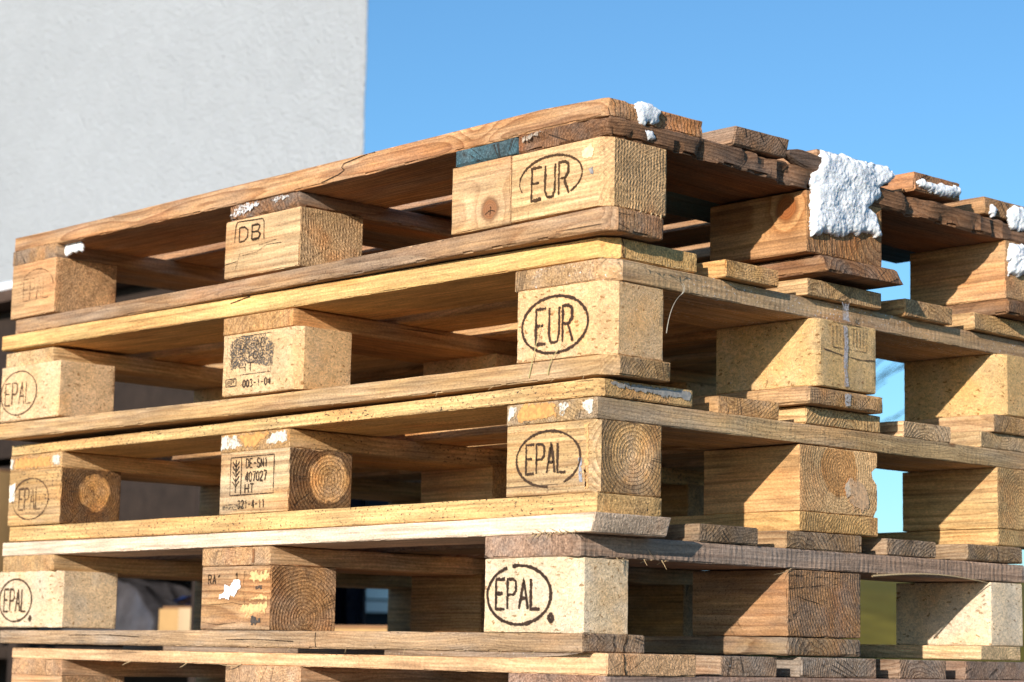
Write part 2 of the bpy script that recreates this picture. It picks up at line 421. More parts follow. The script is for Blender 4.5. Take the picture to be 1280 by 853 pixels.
GL = {  # stroke letters in a box 1 wide, 1 high
 'E': [[(1, 1), (0, 1), (0, 0), (1, 0)], [(0, .52), (.75, .52)]],
 'U': [[(0, 1), (0, .22), (.2, .02), (.5, 0), (.8, .02), (1, .22), (1, 1)]],
 'R': [[(0, 0), (0, 1), (.62, 1), (.92, .9), (.92, .62), (.62, .5), (0, .5)], [(.5, .5), (1, 0)]],
 'P': [[(0, 0), (0, 1), (.65, 1), (.95, .9), (.95, .6), (.65, .48), (0, .48)]],
 'A': [[(0, 0), (.5, 1), (1, 0)], [(.2, .36), (.8, .36)]],
 'L': [[(0, 1), (0, 0), (1, 0)]], 'D': [[(0, 0), (0, 1), (.6, 1), (1, .75), (1, .25), (.6, 0), (0, 0)]],
 'B': [[(0, 0), (0, 1), (.7, 1), (.95, .85), (.7, .52), (0, .52)], [(.7, .52), (1, .3), (.8, 0), (0, 0)]],
 'S': [[(1, .85), (.7, 1), (.25, 1), (0, .8), (.15, .56), (.85, .44), (1, .2), (.75, 0), (.25, 0), (0, .15)]],
 'N': [[(0, 0), (0, 1), (1, 0), (1, 1)]], 'H': [[(0, 0), (0, 1)], [(1, 0), (1, 1)], [(0, .5), (1, .5)]], 'T': [[(0, 1), (1, 1)], [(.5, 1), (.5, 0)]],
 '0': [[(.5, 1), (.05, .8), (.05, .2), (.5, 0), (.95, .2), (.95, .8), (.5, 1)]], '1': [[(.2, .8), (.55, 1), (.55, 0)]],
 '2': [[(0, .8), (.4, 1), (.9, .9), (.9, .62), (0, 0), (1, 0)]], '3': [[(0, .9), (.5, 1), (.95, .8), (.5, .54), (.95, .25), (.5, 0), (0, .1)]],
 '4': [[(.75, 0), (.75, 1), (0, .3), (1, .3)]], '7': [[(0, 1), (1, 1), (.4, 0)]], '-': [[(.1, .5), (.9, .5)]], '|': [[(.5, 0), (.5, 1)]], "'": [[(.3, .7), (.8, 1)]], ' ': [],
}
def text(s, x0, x1, y0, y1, gap=.35, slope=0.):
    n = len(s); w = (x1 - x0) / (n + gap * (n - 1)); out = []
    for i, ch in enumerate(s):
        for L in GL[ch]: out.append([(x0 + (i * (1 + gap) + p[0]) * w, y0 + p[1] * (y1 - y0) + slope * (i * (1 + gap)) * w) for p in L])
    return out
def ear(x0, x1, y0, y1):
    """the wheat ear of a heat treatment stamp"""
    xc = (x0 + x1) / 2; h = y1 - y0; w = (x1 - x0) / 2
    L = [[(xc, y0), (xc, y1)]]
    for i in range(5):
        y = y0 + h * (.18 + .15 * i)
        L.append([(xc, y), (xc - w * .85, y + h * .17)]); L.append([(xc, y), (xc + w * .85, y + h * .17)])
    return L
def dot(cx, cy, rx, ry): return [arc(cx, cy, rx * .5, ry * .5, 0, 360, 20)]
def rect(x0, x1, y0, y1): return [[(x0, y0), (x1, y0), (x1, y1), (x0, y1), (x0, y0)]]
def edge_attr(o, vals):
    at = o.data.attributes.new('e', 'FLOAT', 'POINT'); at.data.foreach_set('value', np.asarray(vals, np.float32))
def mark(block, lines, w, face='front', plane=0., lift=1.0, fade=.3, col=(.035, .022, .014), name='burnt_mark', label=None):
    if name == 'crack' and len(lines) > 1:
        for L in lines: mark(block, [L], w, face, plane, lift, fade, col, name)
        return
    V, F = [], []
    for L, ww in (lines if isinstance(lines[0], tuple) and isinstance(lines[0][1], (int, float)) and isinstance(lines[0][0], list) else [(lines, w)]): ribbon(L, ww, V, F)
    u, v, n = frame_of(face); V = np.array(V)
    P = V[:, :1] * u + V[:, 1:] * v + n * (lift + plane * n.sum())
    o = meshobj(name, to_local(block, P), F, MARK, block)
    edge_attr(o, np.tile([0., 1., 0.], len(V) // 3))
    o['wc'] = list(col); o['wf'] = float(fade)
    if label: o['label'] = label
    return o
def inside(poly, X, Y):
    r = np.zeros(len(X), bool); n = len(poly)
    for i in range(n):
        (x1, y1), (x2, y2) = poly[i], poly[(i + 1) % n]
        c = ((y1 > Y) != (y2 > Y)) & (X < (x2 - x1) * (Y - y1) / (y2 - y1 + 1e-12) + x1); r ^= c
    return r
def signed_dist(poly, X, Y):
    D = np.full(len(X), 1e9); n = len(poly)
    for i in range(n):
        a, b = poly[i], poly[(i + 1) % n]; ab = b - a
        t = np.clip(((X - a[0]) * ab[0] + (Y - a[1]) * ab[1]) / (ab @ ab + 1e-12), 0, 1)
        D = np.minimum(D, np.hypot(X - a[0] - t * ab[0], Y - a[1] - t * ab[1]))
    return np.where(inside(poly, X, Y), D, -D)
def patch(block, poly, face='front', plane=0., lift=.8, col=(.8, .8, .8), fade=.3, jit=1.2, mat=None, name='paint_patch', label=None):
    """flat irregular patch of paint, mould or torn wood on a face"""
    poly = np.array(poly, float); st = 1.1
    us = np.arange(poly[:, 0].min() - 3, poly[:, 0].max() + 3, st); vs = np.arange(poly[:, 1].min() - 3, poly[:, 1].max() + 3, st)
    A, B = np.meshgrid(us, vs, indexing='ij'); A, B = A.ravel(), B.ravel()
    q = np.c_[A * .16, B * .16, np.full(len(A), poly[0].sum() * .37)]
    D = signed_dist(poly, A + jit * fbm(q, 3), B + jit * fbm(q + 31.7, 3))
    keep = D > -.3
    ids = -np.ones(len(A), int); ids[keep] = np.arange(keep.sum()); G = ids.reshape(len(us), len(vs))
    Q = np.c_[G[:-1, :-1].ravel(), G[1:, :-1].ravel(), G[1:, 1:].ravel(), G[:-1, 1:].ravel()]; Q = Q[(Q >= 0).all(1)]
    used = np.unique(Q); rm = -np.ones(keep.sum() + 1, int); rm[used] = np.arange(len(used))
    V = np.c_[A[keep], B[keep]][used]; e = np.clip(D[keep][used] / 2.5, 0, 1); F = rm[Q]
    u, v, n = frame_of(face)
    P = V[:, :1] * u + V[:, 1:] * v + n * (lift + plane * n.sum())
    o = meshobj(name, to_local(block, P), F, mat or MARK, block)
    edge_attr(o, e)
    o['wc'] = list(col); o['wf'] = float(fade)
    if label: o['label'] = label
    return o
def tubes(name, paths, rad, mat, parent=None, local=None):
    V, F = [], []
    for path in paths:
        Pp = np.array(path, float); T = np.gradient(Pp, axis=0); T /= np.linalg.norm(T, axis=1)[:, None] + 1e-9
        up = np.array([.3, .5, .8]); k = len(V); n = len(Pp)
        for i, (p, t) in enumerate(zip(Pp, T)):
            a = np.cross(t, up); a /= np.linalg.norm(a) + 1e-9; b = np.cross(t, a)
            rr = rad * (1 - .6 * i / max(1, n - 1))
            for j in range(5):
                an = 2 * math.pi * j / 5; V.append(p + rr * (a * math.cos(an) + b * math.sin(an)))
        for i in range(n - 1):
            for j in range(5): F.append((k + i * 5 + j, k + i * 5 + (j + 1) % 5, k + (i + 1) * 5 + (j + 1) % 5, k + (i + 1) * 5 + j))
    if local is not None: V = to_local(local, np.array(V))
    return meshobj(name, V, F, mat, parent, 60)
FIBRE = mat_plain('split_wood_fibre', (.5, .36, .2), .8, .2, 300.)
STRAW = mat_plain('dry_straw', (.5, .42, .2), .7, .2, 200.)
COBWEB = mat_plain('old_thread', (.42, .39, .33), .8, .2, 200.)
def splinters(o, spots, rad=.5, length=14, drop=.4, sd=0):
    """wood fibres torn loose along an edge: spots are points on the edge (pallet mm)"""
    rg = random.Random(sd)
    for (x, y, z) in spots:
        d = np.array([rg.uniform(-1, 1), rg.uniform(-.9, -.1), rg.uniform(-1, .4) * drop * 2]); d /= np.linalg.norm(d)
        L = length * rg.uniform(.4, 1.3); b = np.array([rg.uniform(-1, 1), rg.uniform(-1, .2), rg.uniform(-1, 1)]) * L * .3
        tubes('splinter', [[np.array([x, y, z]) + d * L * s + b * s * s for s in np.linspace(0, 1, 6)]], rad, FIBRE, o, o)

# ------------------------------------------------------------------ the pallets
ROOT = {0: ((26.45, -17.44, 270.87), .00724), 1: ((24.66, 3.19, 122.9), .02696), 2: ((0, 0, -22.), 0.),
        3: ((-6.04, -25.8, -164.73), -.01939), 4: ((0, -8., -308.), -.01)}
LABELS = ['weathered brown topmost pallet of the stack, holding snow clumps, with a teal painted board end',
          'honey-yellow wooden pallet second from the top, with a faded blue stripe down a side block',
          'wooden pallet third from the top with round growth rings and white paint on block ends',
          'wooden pallet fourth from the top with a very pale fresh front board and cream blocks',
          'lowest wooden pallet in view, cut off by the bottom edge, its side board ends grey']
XR = [(-1200, -1055), (-672, -527), (-145, 0)]
YR = [(0, 100), (327, 472), (700, 800)]

def pallet(k, deck, stringers, blocks, bottom):
    (x, y, z), yaw = ROOT[k]
    root = empty('wooden_pallet', (x * MM, y * MM, z * MM), (0, 0, yaw))
    tag(root, LABELS[k], 'pallet', 'wooden pallets in the tall stack')
    P = {'root': root, 'deck': [], 'str': [], 'blk': {}, 'bot': []}
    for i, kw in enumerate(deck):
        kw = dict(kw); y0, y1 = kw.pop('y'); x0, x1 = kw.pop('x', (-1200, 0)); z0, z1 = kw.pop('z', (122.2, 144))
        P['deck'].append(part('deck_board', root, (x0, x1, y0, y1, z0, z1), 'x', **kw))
    for kw in stringers:
        kw = dict(kw); x0, x1 = kw.pop('x'); y0, y1 = kw.pop('y', (0, 800)); z0, z1 = kw.pop('z', (100.2, 122))
        P['str'].append(part('stringer_board', root, (x0, x1, y0, y1, z0, z1), 'y', **kw))
    for key, kw in blocks.items():
        kw = dict(kw); i, j = key[:2]
        x0, x1 = kw.pop('x', XR[i]); y0, y1 = kw.pop('y', YR[j]); z0, z1 = kw.pop('z', (22.2, 100))
        P['blk'][key] = part('block', root, (x0, x1, y0, y1, z0, z1), 'x', **kw)
    for kw in bottom:
        kw = dict(kw); y0, y1 = kw.pop('y'); x0, x1 = kw.pop('x', (-1200, 0)); z0, z1 = kw.pop('z', (0, 22))
        P['bot'].append(part('bottom_board', root, (x0, x1, y0, y1, z0, z1), 'x', **kw))
    return P

def defaults(base, extra=None, **kw):
    """all nine blocks with a base look; extra overrides one of them"""
    B = {}
    for i in range(3):
        for j in range(3):
            d = dict(col=base); d.update(kw); B[(i, j)] = d
    for key, d in (extra or {}).items(): B[key] = {**B.get(key, dict(col=base, **kw)), **d}
    return B

# ---- 0: the weathered top pallet
brown, tan0, dk = (.37, .22, .115), (.56, .37, .18), (.2, .115, .06)
P0 = pallet(0,
  deck=[dict(y=(0, 145), x=(-1200, 2), col=(.5, .3, .14), grey=.35, dirt=.15, ring=2.2, spc=.0055, pith=(-95, -8), knot=(395, 3.0, 15), orange=.45, chip=1.6, r=2, seed=3.1,
             ztab=[(-1200, 121, 141), (-1000, 117, 139), (-750, 115.5, 140), (-400, 114.5, 140), (-250, 117, 141), (-100, 119, 142), (0, 119, 138)], mods=[chamfer(5), broken('+x', 7, .05, 3)]),
        dict(y=(194, 285), x=(-1200, 3), z=(121, 142), col=brown, grey=.5, orange=.7, chip=1.5, r=2.2, seed=8, mods=[skew_end(3, .0, .25, 240, 130)]),
        dict(y=(340, 474), x=(-1200, 0), z=(120, 142), col=brown, grey=.5, orange=.6, chip=1.5, r=2, seed=12.3),
        dict(y=(522, 614), x=(-1200, 0), z=(123, 146), col=(.44, .26, .12), grey=.4, orange=.6, chip=1.3, r=2, seed=14),
        dict(y=(664, 800), x=(-1200, 0), z=(116, 138), col=(.43, .26, .12), grey=.4, orange=.6, chip=1.4, r=2, seed=16)],
  stringers=[dict(x=(-1203, -1084), z=(99.5, 121), col=(.42, .27, .13), grey=.5, seed=5),
             dict(x=(-674, -528), z=(95, 116), y=(2, 800), col=(.34, .19, .09), grey=.75, dirt=.3, ring=1.6, spc=.006, pith=(30, -40), chip=2.6, r=3.5, seed=6.2, mods=[broken('-y', 10, .06, 5, True)]),
             dict(x=(-240, -139), z=(99, 118.6), y=(1, 800), col=(.06, .15, .2), grey=.5, dirt=.3, ring=.5, orange=0, saw=.5, chip=1.4, r=3, seed=7.7, label='teal painted board end wedged beside the corner block'),
             dict(x=(-137, 2), z=(98, 120), col=(.24, .135, .07), grey=.5, dirt=.5, ring=1.3, orange=.8, chip=3.2, r=3, rough=1.4, seed=9.4,
                  ztab=[(0, 98, 120), (100, 97.5, 120), (330, 93, 117), (460, 91, 116), (720, 88.5, 113), (800, 88, 112)],
                  mods=[chamfer(9, 2), broken('+x', 16, .03, 4), broken('-y', 9, .06, 7)])],
  blocks=defaults((.4, .22, .1), {
     (0, 0): dict(x=(-1201, -1083), y=(0, 100), col=(.56, .37, .19), ring=.5, grey=.1, seed=2),
     (1, 0): dict(x=(-679, -524), y=(2, 100), z=(22, 95), col=(.6, .44, .24), grey=.12, ring=.7, spc=.004, saw=.8, pith=(60, 35), seed=21, chip=1.6),
     (2, 0): dict(x=(-145, 0), y=(0, 91), z=(24, 97.5), col=(.6, .42, .21), grey=.1, ring=.7, saw=1.3, pith=(70, -60), seed=22.5, mods=[chamfer(12)], xextra=(-12,), yextra=(12,)),
     (2, 0, 1): dict(x=(-243, -147), y=(0, 92), z=(23, 98.5), col=(.55, .37, .18), grey=.25, ring=1., spc=.006, pith=(70, -18), knot=(16, 3.14, 12), seed=23.4),
     (2, 1): dict(x=(-147, 0), y=(321, 459), z=(20, 91), col=(.5, .285, .12), grey=.2, ring=1.6, spc=.009, pith=(70, 12), knot=(45, 3.1, 15), orange=.5, saw=.7, seed=24.1),
     (2, 2): dict(x=(-147, 0), y=(707, 800), z=(15, 89), col=(.55, .36, .17), grey=.2, ring=.6, saw=.6, seed=25)}, grey=.4, orange=.6),
  bottom=[dict(y=(0, 86), x=(-1186, 4), col=(.42, .27, .14), grey=.4, dirt=.4, ring=1.2, spc=.006, pith=(-80, 5), chip=2, r=2.5, seed=31,
               ztab=[(-1186, -1.5, 20), (-680, -2, 17.5), (-250, -1, 20), (0, -2, 23)], xextra=(-9,), yextra=(13,), mods=[chamfer(13, 4), skew_end(4, -.05, 0, 40)]),
          dict(y=(338, 474), x=(-1200, 14), z=(-2, 18), col=(.3, .17, .08), grey=.5, ring=1.8, spc=.008, pith=(-20, -30), chip=2.5, r=3, seed=33, mods=[skew_end(14, .03, -.5, 400, 8)]),
          dict(y=(700, 800), x=(-1200, 8), z=(-6, 13), col=(.3, .18, .09), grey=.5, chip=2.5, r=3, seed=34)])
P0['str'][2].parent = P0['root']

# ---- 1: honey-yellow pallet with chipboard blocks
yel = (.6, .39, .155); chipc = (.63, .435, .215)
P1 = pallet(1,
  deck=[dict(y=(0, 137), x=(-1214, -12), col=(.63, .43, .17), grey=.08, dirt=.1, ring=.5, pith=(-90, 20), saw=.3, seed=41, knot=(9000, 0, 0),
             ztab=[(-1214, 126, 147), (-600, 122.3, 145), (-200, 123, 145), (0, 122.5, 144)], mods=[chamfer(17, -12), broken('+x', 3, .1, 2)], xextra=(-29,), yextra=(17,)),
        dict(y=(168, 259), x=(-1200, 2), z=(121.5, 141), col=yel, grey=.2, seed=42, chip=1.4),
        dict(y=(312, 451), x=(-1200, 0), z=(120.5, 140), col=(.6, .42, .2), grey=.25, seed=43, ring=1.2),
        dict(y=(496, 593), x=(-1200, 1), z=(118.8, 140), col=(.55, .36, .16), grey=.2, ring=1.4, spc=.006, pith=(-6, -30), seed=44),
        dict(y=(640, 790), x=(-1200, 0), z=(120, 141), col=(.58, .4, .18), grey=.2, seed=45)],
  stringers=[dict(x=(-1205, -1082), z=(100, 121), y=(3, 795), col=(.58, .43, .22), grey=.2, seed=46),
             dict(x=(-682, -541), z=(99.5, 121), col=(.55, .35, .15), grey=.15, ring=1.2, spc=.009, pith=(10, -25), seed=47),
             dict(x=(-154, -10), z=(98.5, 121.5), col=(.48, .34, .18), grey=.35, frost=.9, saw=.6, ring=.5, seed=48, chip=1.6, mods=[chamfer(18, -10)], xextra=(-28,), yextra=(18,),
                  ztab=[(0, 99, 121.5), (330, 97, 119.5), (800, 96, 118.5)])],
  blocks=defaults(chipc, {
     (0, 0): dict(x=(-1206, -1053), y=(-2, 88), col=(.7, .51, .29)),
     (1, 0): dict(x=(-676, -524), y=(-3, 80), z=(21, 98), col=(.66, .475, .255), dirt=1., mods=[chamfer(10, -524, -3)]),
     (2, 0): dict(x=(-148, -12), y=(-1, 84), z=(20.5, 98.5), col=(.7, .485, .25), saw=.25, mods=[chamfer(16, -12, -1)], xextra=(-28,), yextra=(15,)),
     (2, 1): dict(x=(-150, 0), y=(328, 440), z=(19, 96.5), col=(.62, .44, .2), dirt=.7, saw=.25, mods=[chamfer(6, 0, 328)]),
     (2, 2): dict(x=(-147, 0), y=(696, 790), z=(19, 96), col=(.62, .43, .19), mods=[chamfer(14, 0, 696)])}, mat=CHIP, grey=.15, dirt=.45, saw=.0),
  bottom=[dict(y=(-2, 92), x=(-1207, -8), col=(.5, .34, .16), grey=.3, dirt=.25, ring=.8, chip=1.8, r=2, seed=51,
               ztab=[(-1207, -1.5, 20.5), (-600, -2.5, 17.8), (-250, -2.5, 19), (0, -1, 20)], xextra=(-24,), yextra=(14,), mods=[chamfer(16, -8, -2)]),
          dict(y=(314, 454), x=(-1200, 0), z=(-2.5, 17), col=(.5, .32, .14), grey=.3, seed=52, saw=.6, chip=1.6, r=3),
          dict(y=(680, 790), x=(-1200, 0), z=(-4, 18), col=(.55, .36, .16), grey=.3, seed=53)])

# ---- 2: mould-specked pallet with solid blocks showing growth rings
spk = (.57, .4, .17)
P2 = pallet(2,
  deck=[dict(y=(0, 142), x=(-1197, 2), z=(120, 139), col=(.6, .43, .19), grey=.12, dirt=1., ring=.5, saw=.3, seed=61, chip=1.2,
             ztab=[(-1197, 122.5, 137), (-740, 122.2, 136), (-240, 122.2, 138), (0, 122.2, 140.5)], mods=[chamfer(9, 2)], xextra=(-7,), yextra=(9,)),
        dict(y=(196, 286), x=(-1200, 0), z=(121, 141), col=(.52, .33, .14), grey=.4, dirt=.4, seed=62, orange=.9, mods=[skew_end(0, .12, 0, 286)]),
        dict(y=(332, 467), x=(-1200, 0), z=(121.5, 141), col=(.66, .48, .23), grey=.1, ring=1.6, spc=.005, pith=(10, -26), seed=63),
        dict(y=(510, 604), x=(-1200, 0), z=(120.2, 140), col=(.62, .47, .27), grey=.2, ring=1.5, spc=.0045, pith=(0, -22), seed=64),
        dict(y=(664, 800), x=(-1200, 0), z=(120.4, 140.5), col=(.6, .45, .24), grey=.3, seed=65)],
  stringers=[dict(x=(-1199, -1059), z=(100.2, 121.8), col=(.6, .41, .19), grey=.15, dirt=.3, seed=66),
             dict(x=(-675, -531), z=(98, 121), col=(.5, .33, .14), grey=.3, dirt=.9, seed=67),
             dict(x=(-139, 0), z=(98.5, 121), col=(.5, .37, .19), grey=.45, dirt=.5, ring=.8, saw=.4, seed=68, ztab=[(0, 98.5, 121), (800, 98, 120.2)])],
  blocks=defaults((.5, .33, .15), {
     (0, 0): dict(x=(-1199, -1057), y=(0, 97), col=(.55, .37, .16), grey=.3, dirt=.9, pith=(5, 6), heart=(24, 1.), warp=.12, seed=71),
     (1, 0): dict(x=(-673, -529), y=(0, 97), z=(21, 98), col=(.56, .42, .22), grey=.35, dirt=.5, pith=(12, 4), spc=.0046, ring=1.5, heart=(29, 1.), warp=.12, seed=72),
     (2, 0): dict(x=(-138, 0), y=(0, 97), z=(22, 98), col=(.56, .4, .19), grey=.35, dirt=.5, pith=(4, 5), spc=.0042, ring=1.5, heart=(31, .5), warp=.15, seed=73, mods=[chamfer(7)], xextra=(-7,), yextra=(7,)),
     (2, 1): dict(x=(-147, 0), y=(321, 461), z=(22, 97), col=(.64, .44, .21), grey=.05, dirt=.1, ring=.8, pith=(0, 12), heart=(32, -.45), spc=.004, seed=74, mods=[broken('+y', 14, .035, 12)]),
     (2, 2): dict(x=(-147, 0), y=(698, 800), z=(22, 98), col=(.62, .44, .2), grey=.12, dirt=.15, ring=1.2, pith=(2, 0), spc=.004, seed=75)}, grey=.25, dirt=.3),
  bottom=[dict(y=(0, 97), x=(-1192, 1), z=(0, 21.5), col=(.6, .42, .18), grey=.1, dirt=1.1, ring=.4, seed=76, ztab=[(-1192, 0, 20.5), (-600, -1, 20.5), (0, .5, 21.5)]),
          dict(y=(321, 462), x=(-1200, 0), z=(-.5, 21.5), col=(.63, .42, .17), grey=.1, saw=.5, seed=77),
          dict(y=(698, 800), x=(-1200, 0), z=(1, 21.5), col=(.62, .45, .2), grey=.1, seed=78)])

# ---- 3: pallet with the fresh pale front board
gry = (.3, .215, .13)
P3 = pallet(3,
  deck=[dict(y=(-1, 108), x=(-1197, 34), z=(121.5, 141.5), col=(.84, .7, .52), grey=.0, dirt=.0, ring=.35, orange=.15, saw=.3, seed=81, knot=(9000, 0, 0), pith=(40, 60),
             ztab=[(-1197, 122.2, 141), (-680, 122.2, 139.2), (-200, 122.2, 140), (34, 122.2, 142)], mods=[skew_end(34, .0, .35, 70, 142, 30)], label='very pale freshly sawn front board'),
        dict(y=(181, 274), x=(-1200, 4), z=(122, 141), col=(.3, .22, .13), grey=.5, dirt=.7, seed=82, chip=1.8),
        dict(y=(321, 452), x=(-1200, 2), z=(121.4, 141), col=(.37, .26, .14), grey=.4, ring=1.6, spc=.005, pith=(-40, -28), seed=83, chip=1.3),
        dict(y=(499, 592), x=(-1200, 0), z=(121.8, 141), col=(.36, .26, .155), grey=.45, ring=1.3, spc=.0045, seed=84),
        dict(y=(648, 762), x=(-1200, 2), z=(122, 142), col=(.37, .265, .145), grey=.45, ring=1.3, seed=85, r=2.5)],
  stringers=[dict(x=(-1195, -1052), z=(99, 121.8), col=(.6, .42, .2), grey=.2, seed=86),
             dict(x=(-682, -535), z=(99, 121), col=(.56, .38, .2), grey=.3, saw=.3, seed=87, chip=1.5),
             dict(x=(-139, 2), y=(0, 765), z=(98.5, 121.8), col=(.37, .265, .19), grey=.45, saw=1.4, ring=.4, orange=0, seed=88, chip=1.6, r=1.8, mods=[chamfer(10, 2)],
                  ztab=[(0, 98.5, 121.8), (330, 99, 121), (800, 98.5, 120.5)])],
  blocks=defaults((.42, .27, .13), {
     (0, 0): dict(x=(-1204, -1046), y=(0, 100), mat=CHIP, col=(.74, .59, .37), saw=0., mods=[chamfer(14, -1046, 0)]),
     (1, 0): dict(x=(-680, -531), y=(0, 98), z=(21, 98), col=(.48, .3, .14), grey=.35, dirt=.3, pith=(-2, -24), spc=.0042, ring=1.5, seed=92, chip=1.6),
     (2, 0): dict(x=(-136, 0), y=(-1, 80), z=(20.5, 98), mat=CHIP, col=(.76, .62, .4), saw=0., dirt=.15, mods=[chamfer(18, 0, -1)], xextra=(-18,), yextra=(17,)),
     (2, 1): dict(x=(-147, 0), y=(326, 452), z=(24, 98), col=(.37, .225, .11), grey=.4, dirt=.6, pith=(90, 30), spc=.0042, ring=1.3, saw=.4, seed=94),
     (2, 2): dict(x=(-147, 0), y=(697, 762), z=(20, 97.5), mat=CHIP, col=(.74, .62, .42), saw=0., dirt=.2)}, grey=.35, dirt=.3),
  bottom=[dict(y=(0, 89), x=(-1194, 16), z=(0, 20.5), col=(.4, .285, .165), grey=.6, dirt=.5, ring=.8, chip=1.8, r=2, seed=95,
               ztab=[(-1194, -.5, 17.5), (-600, 0, 20.5), (16, 1, 20.5)]),
          dict(y=(326, 453), x=(-1200, 0), z=(3, 23), col=(.36, .25, .13), grey=.6, ring=1.6, spc=.006, pith=(-20, -20), r=3, seed=96),
          dict(y=(676, 757), x=(-1200, 0), z=(3, 19.5), col=(.68, .55, .32), grey=.1, seed=97)])

# ---- 4: the lowest pallet in the picture
P4 = pallet(4,
  deck=[dict(y=(0, 130), x=(-1174, 28), z=(122.2, 140), col=(.66, .45, .25), grey=.1, dirt=.05, ring=.5, orange=.5, seed=101,
             ztab=[(-1174, 122.2, 136.5), (-580, 122.2, 137), (-110, 122.2, 138), (-40, 122.2, 141), (0, 122.2, 144.6), (28, 122.2, 144.4)], chip=1.5),
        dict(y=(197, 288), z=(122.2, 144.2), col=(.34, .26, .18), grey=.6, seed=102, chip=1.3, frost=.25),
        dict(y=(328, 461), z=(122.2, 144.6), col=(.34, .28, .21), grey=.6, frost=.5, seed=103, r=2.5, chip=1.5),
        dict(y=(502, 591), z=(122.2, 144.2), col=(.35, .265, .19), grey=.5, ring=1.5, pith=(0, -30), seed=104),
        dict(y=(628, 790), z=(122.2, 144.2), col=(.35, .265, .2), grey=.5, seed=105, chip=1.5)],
  stringers=[dict(x=(-1172, -1035), col=(.56, .37, .2), grey=.3, seed=106), dict(x=(-644, -489), col=(.55, .38, .22), grey=.3, seed=107),
             dict(x=(-121, 26), col=(.38, .25, .18), grey=.5, saw=.8, seed=108, chip=1.6)],
  blocks=defaults((.5, .34, .18), {(0, 0): dict(x=(-1172, -1035)), (1, 0): dict(x=(-644, -489)), (2, 0): dict(x=(-121, 26)), (2, 1): dict(x=(-121, 24)), (2, 2): dict(x=(-121, 24))}, grey=.3),
  bottom=[dict(y=(0, 100), col=(.5, .34, .17)), dict(y=(327, 472), col=(.5, .34, .17)), dict(y=(700, 800), col=(.5, .34, .17))])

# ------------------------------------------------------------------ burnt marks, stamps, paint
B0, B1, B2, B3 = P0['blk'], P1['blk'], P2['blk'], P3['blk']
# top pallet
mark(B0[(0, 0)], [([arc(-1132, 61, 45, 27, 5, 175)], 2.6), (text('EPAL', -1167, -1100, 45, 76), 2.4)], 0, fade=.52, col=(.16, .09, .05))
mark(B0[(1, 0)], [([[(-658, 66), (-656, 87), (-653, 92), (-600, 90), (-597, 86), (-596, 64)]], 1.6), (text('DB', -648, -604, 66, 84, .5), 2.6)], 0, fade=.38, plane=2.)
mark(B0[(1, 0)], [[(-640, 48), (-610, 49), (-590, 56), (-560, 55)], [(-679, 40), (-650, 42)], [(-606, 57), (-570, 60)], [(-655, 30), (-645, 52)]], .7, fade=.42, plane=2., name='crack')
mark(B0[(2, 0)], [([arc(-83, 64, 48, 24, -50, 205)], 2.4), (text('EUR', -112, -55, 43, 78, .38, .02), 3.2)], 0, fade=.40, col=(.06, .035, .02))
patch(P0['str'][3], [(-134, 116), (-118, 119), (-92, 119), (-96, 114), (-112, 111), (-130, 106)], col=(.36, .31, .26), fade=.53, jit=3, name='torn_wood')
patch(B0[(2, 0)], [(-37, 86), (-22, 92), (-17, 84), (-20, 76), (-34, 77)], col=(.72, .58, .34), fade=.25)
patch(B0[(2, 0)], [(-28, 66), (-18, 70), (-17, 56), (-24, 58)], col=(.25, .24, .25), fade=.45)
mark(B0[(2, 0, 1)], [[(-186, 38), (-178, 42), (-170, 40)], [(-177, 46), (-178, 36)]], 1.0, fade=.4, name='crack')
mark(P0['deck'][0], [[(-482, 117), (-449, 122), (-437, 126), (-443, 130), (-438, 134), (-402, 138), (-380, 139)]], 1.0, fade=.36, name='crack')
part('torn_piece', P0['root'], (-8, 5, 283, 345, 117, 137), 'y', col=(.2, .115, .065), grey=.6, chip=2.5, r=2.5, knot=(9000, 0, 0), seed=9.9,
     mods=[lambda P, Q: np.c_[P[:, :2], 128 + (P[:, 2] - 128) * np.clip(.25 + (Q[:, 1] - 283) / 30, .25, 1) + (Q[:, 1] - 283) * -.08]])
mark(P1['deck'][0], [[(17, 143), (20, 136), (18, 129), (21, 123)]], 1.3, 'right', plane=-12., fade=.3, col=(.08, .03, .02), name='crack')
mark(P3['bot'][0], [[(44, 20), (42, 12), (45, 7), (43, 1)]], 1.2, 'right', plane=16., fade=.35, name='crack')
mark(P3['bot'][0], [[(62, 20), (61, 13), (57, 8), (58, 1)]], 1.4, 'right', plane=16., fade=.3, name='crack')
mark(P4['deck'][0], [[(22, 144), (24, 136), (23, 130), (26, 123)]], 1.3, 'right', plane=28., fade=.32, name='crack')
mark(P3['deck'][4], [[(705, 140), (709, 133), (706, 123)]], 1.0, 'right', plane=2., fade=.36, name='crack')
mark(P3['blk'][(2, 1)], [[(340, 70), (352, 66), (370, 63), (384, 60)]], 1.0, 'right', fade=.42, name='crack')
mark(P2['blk'][(2, 1)], [[(424, 46), (425, 36), (424, 24)]], .9, 'right', fade=.36, name='crack')
mark(P3['bot'][0], [[(-436, 19), (-437, 10), (-435, 2)], [(-1000, 12), (-900, 13), (-820, 11)], [(-620, 9), (-560, 10), (-480, 8)]], 1.0, fade=.38, name='crack')
mark(P1['deck'][0], [[(-668, 139), (-650, 141), (-628, 144)]], 1.6, fade=.36, name='crack')
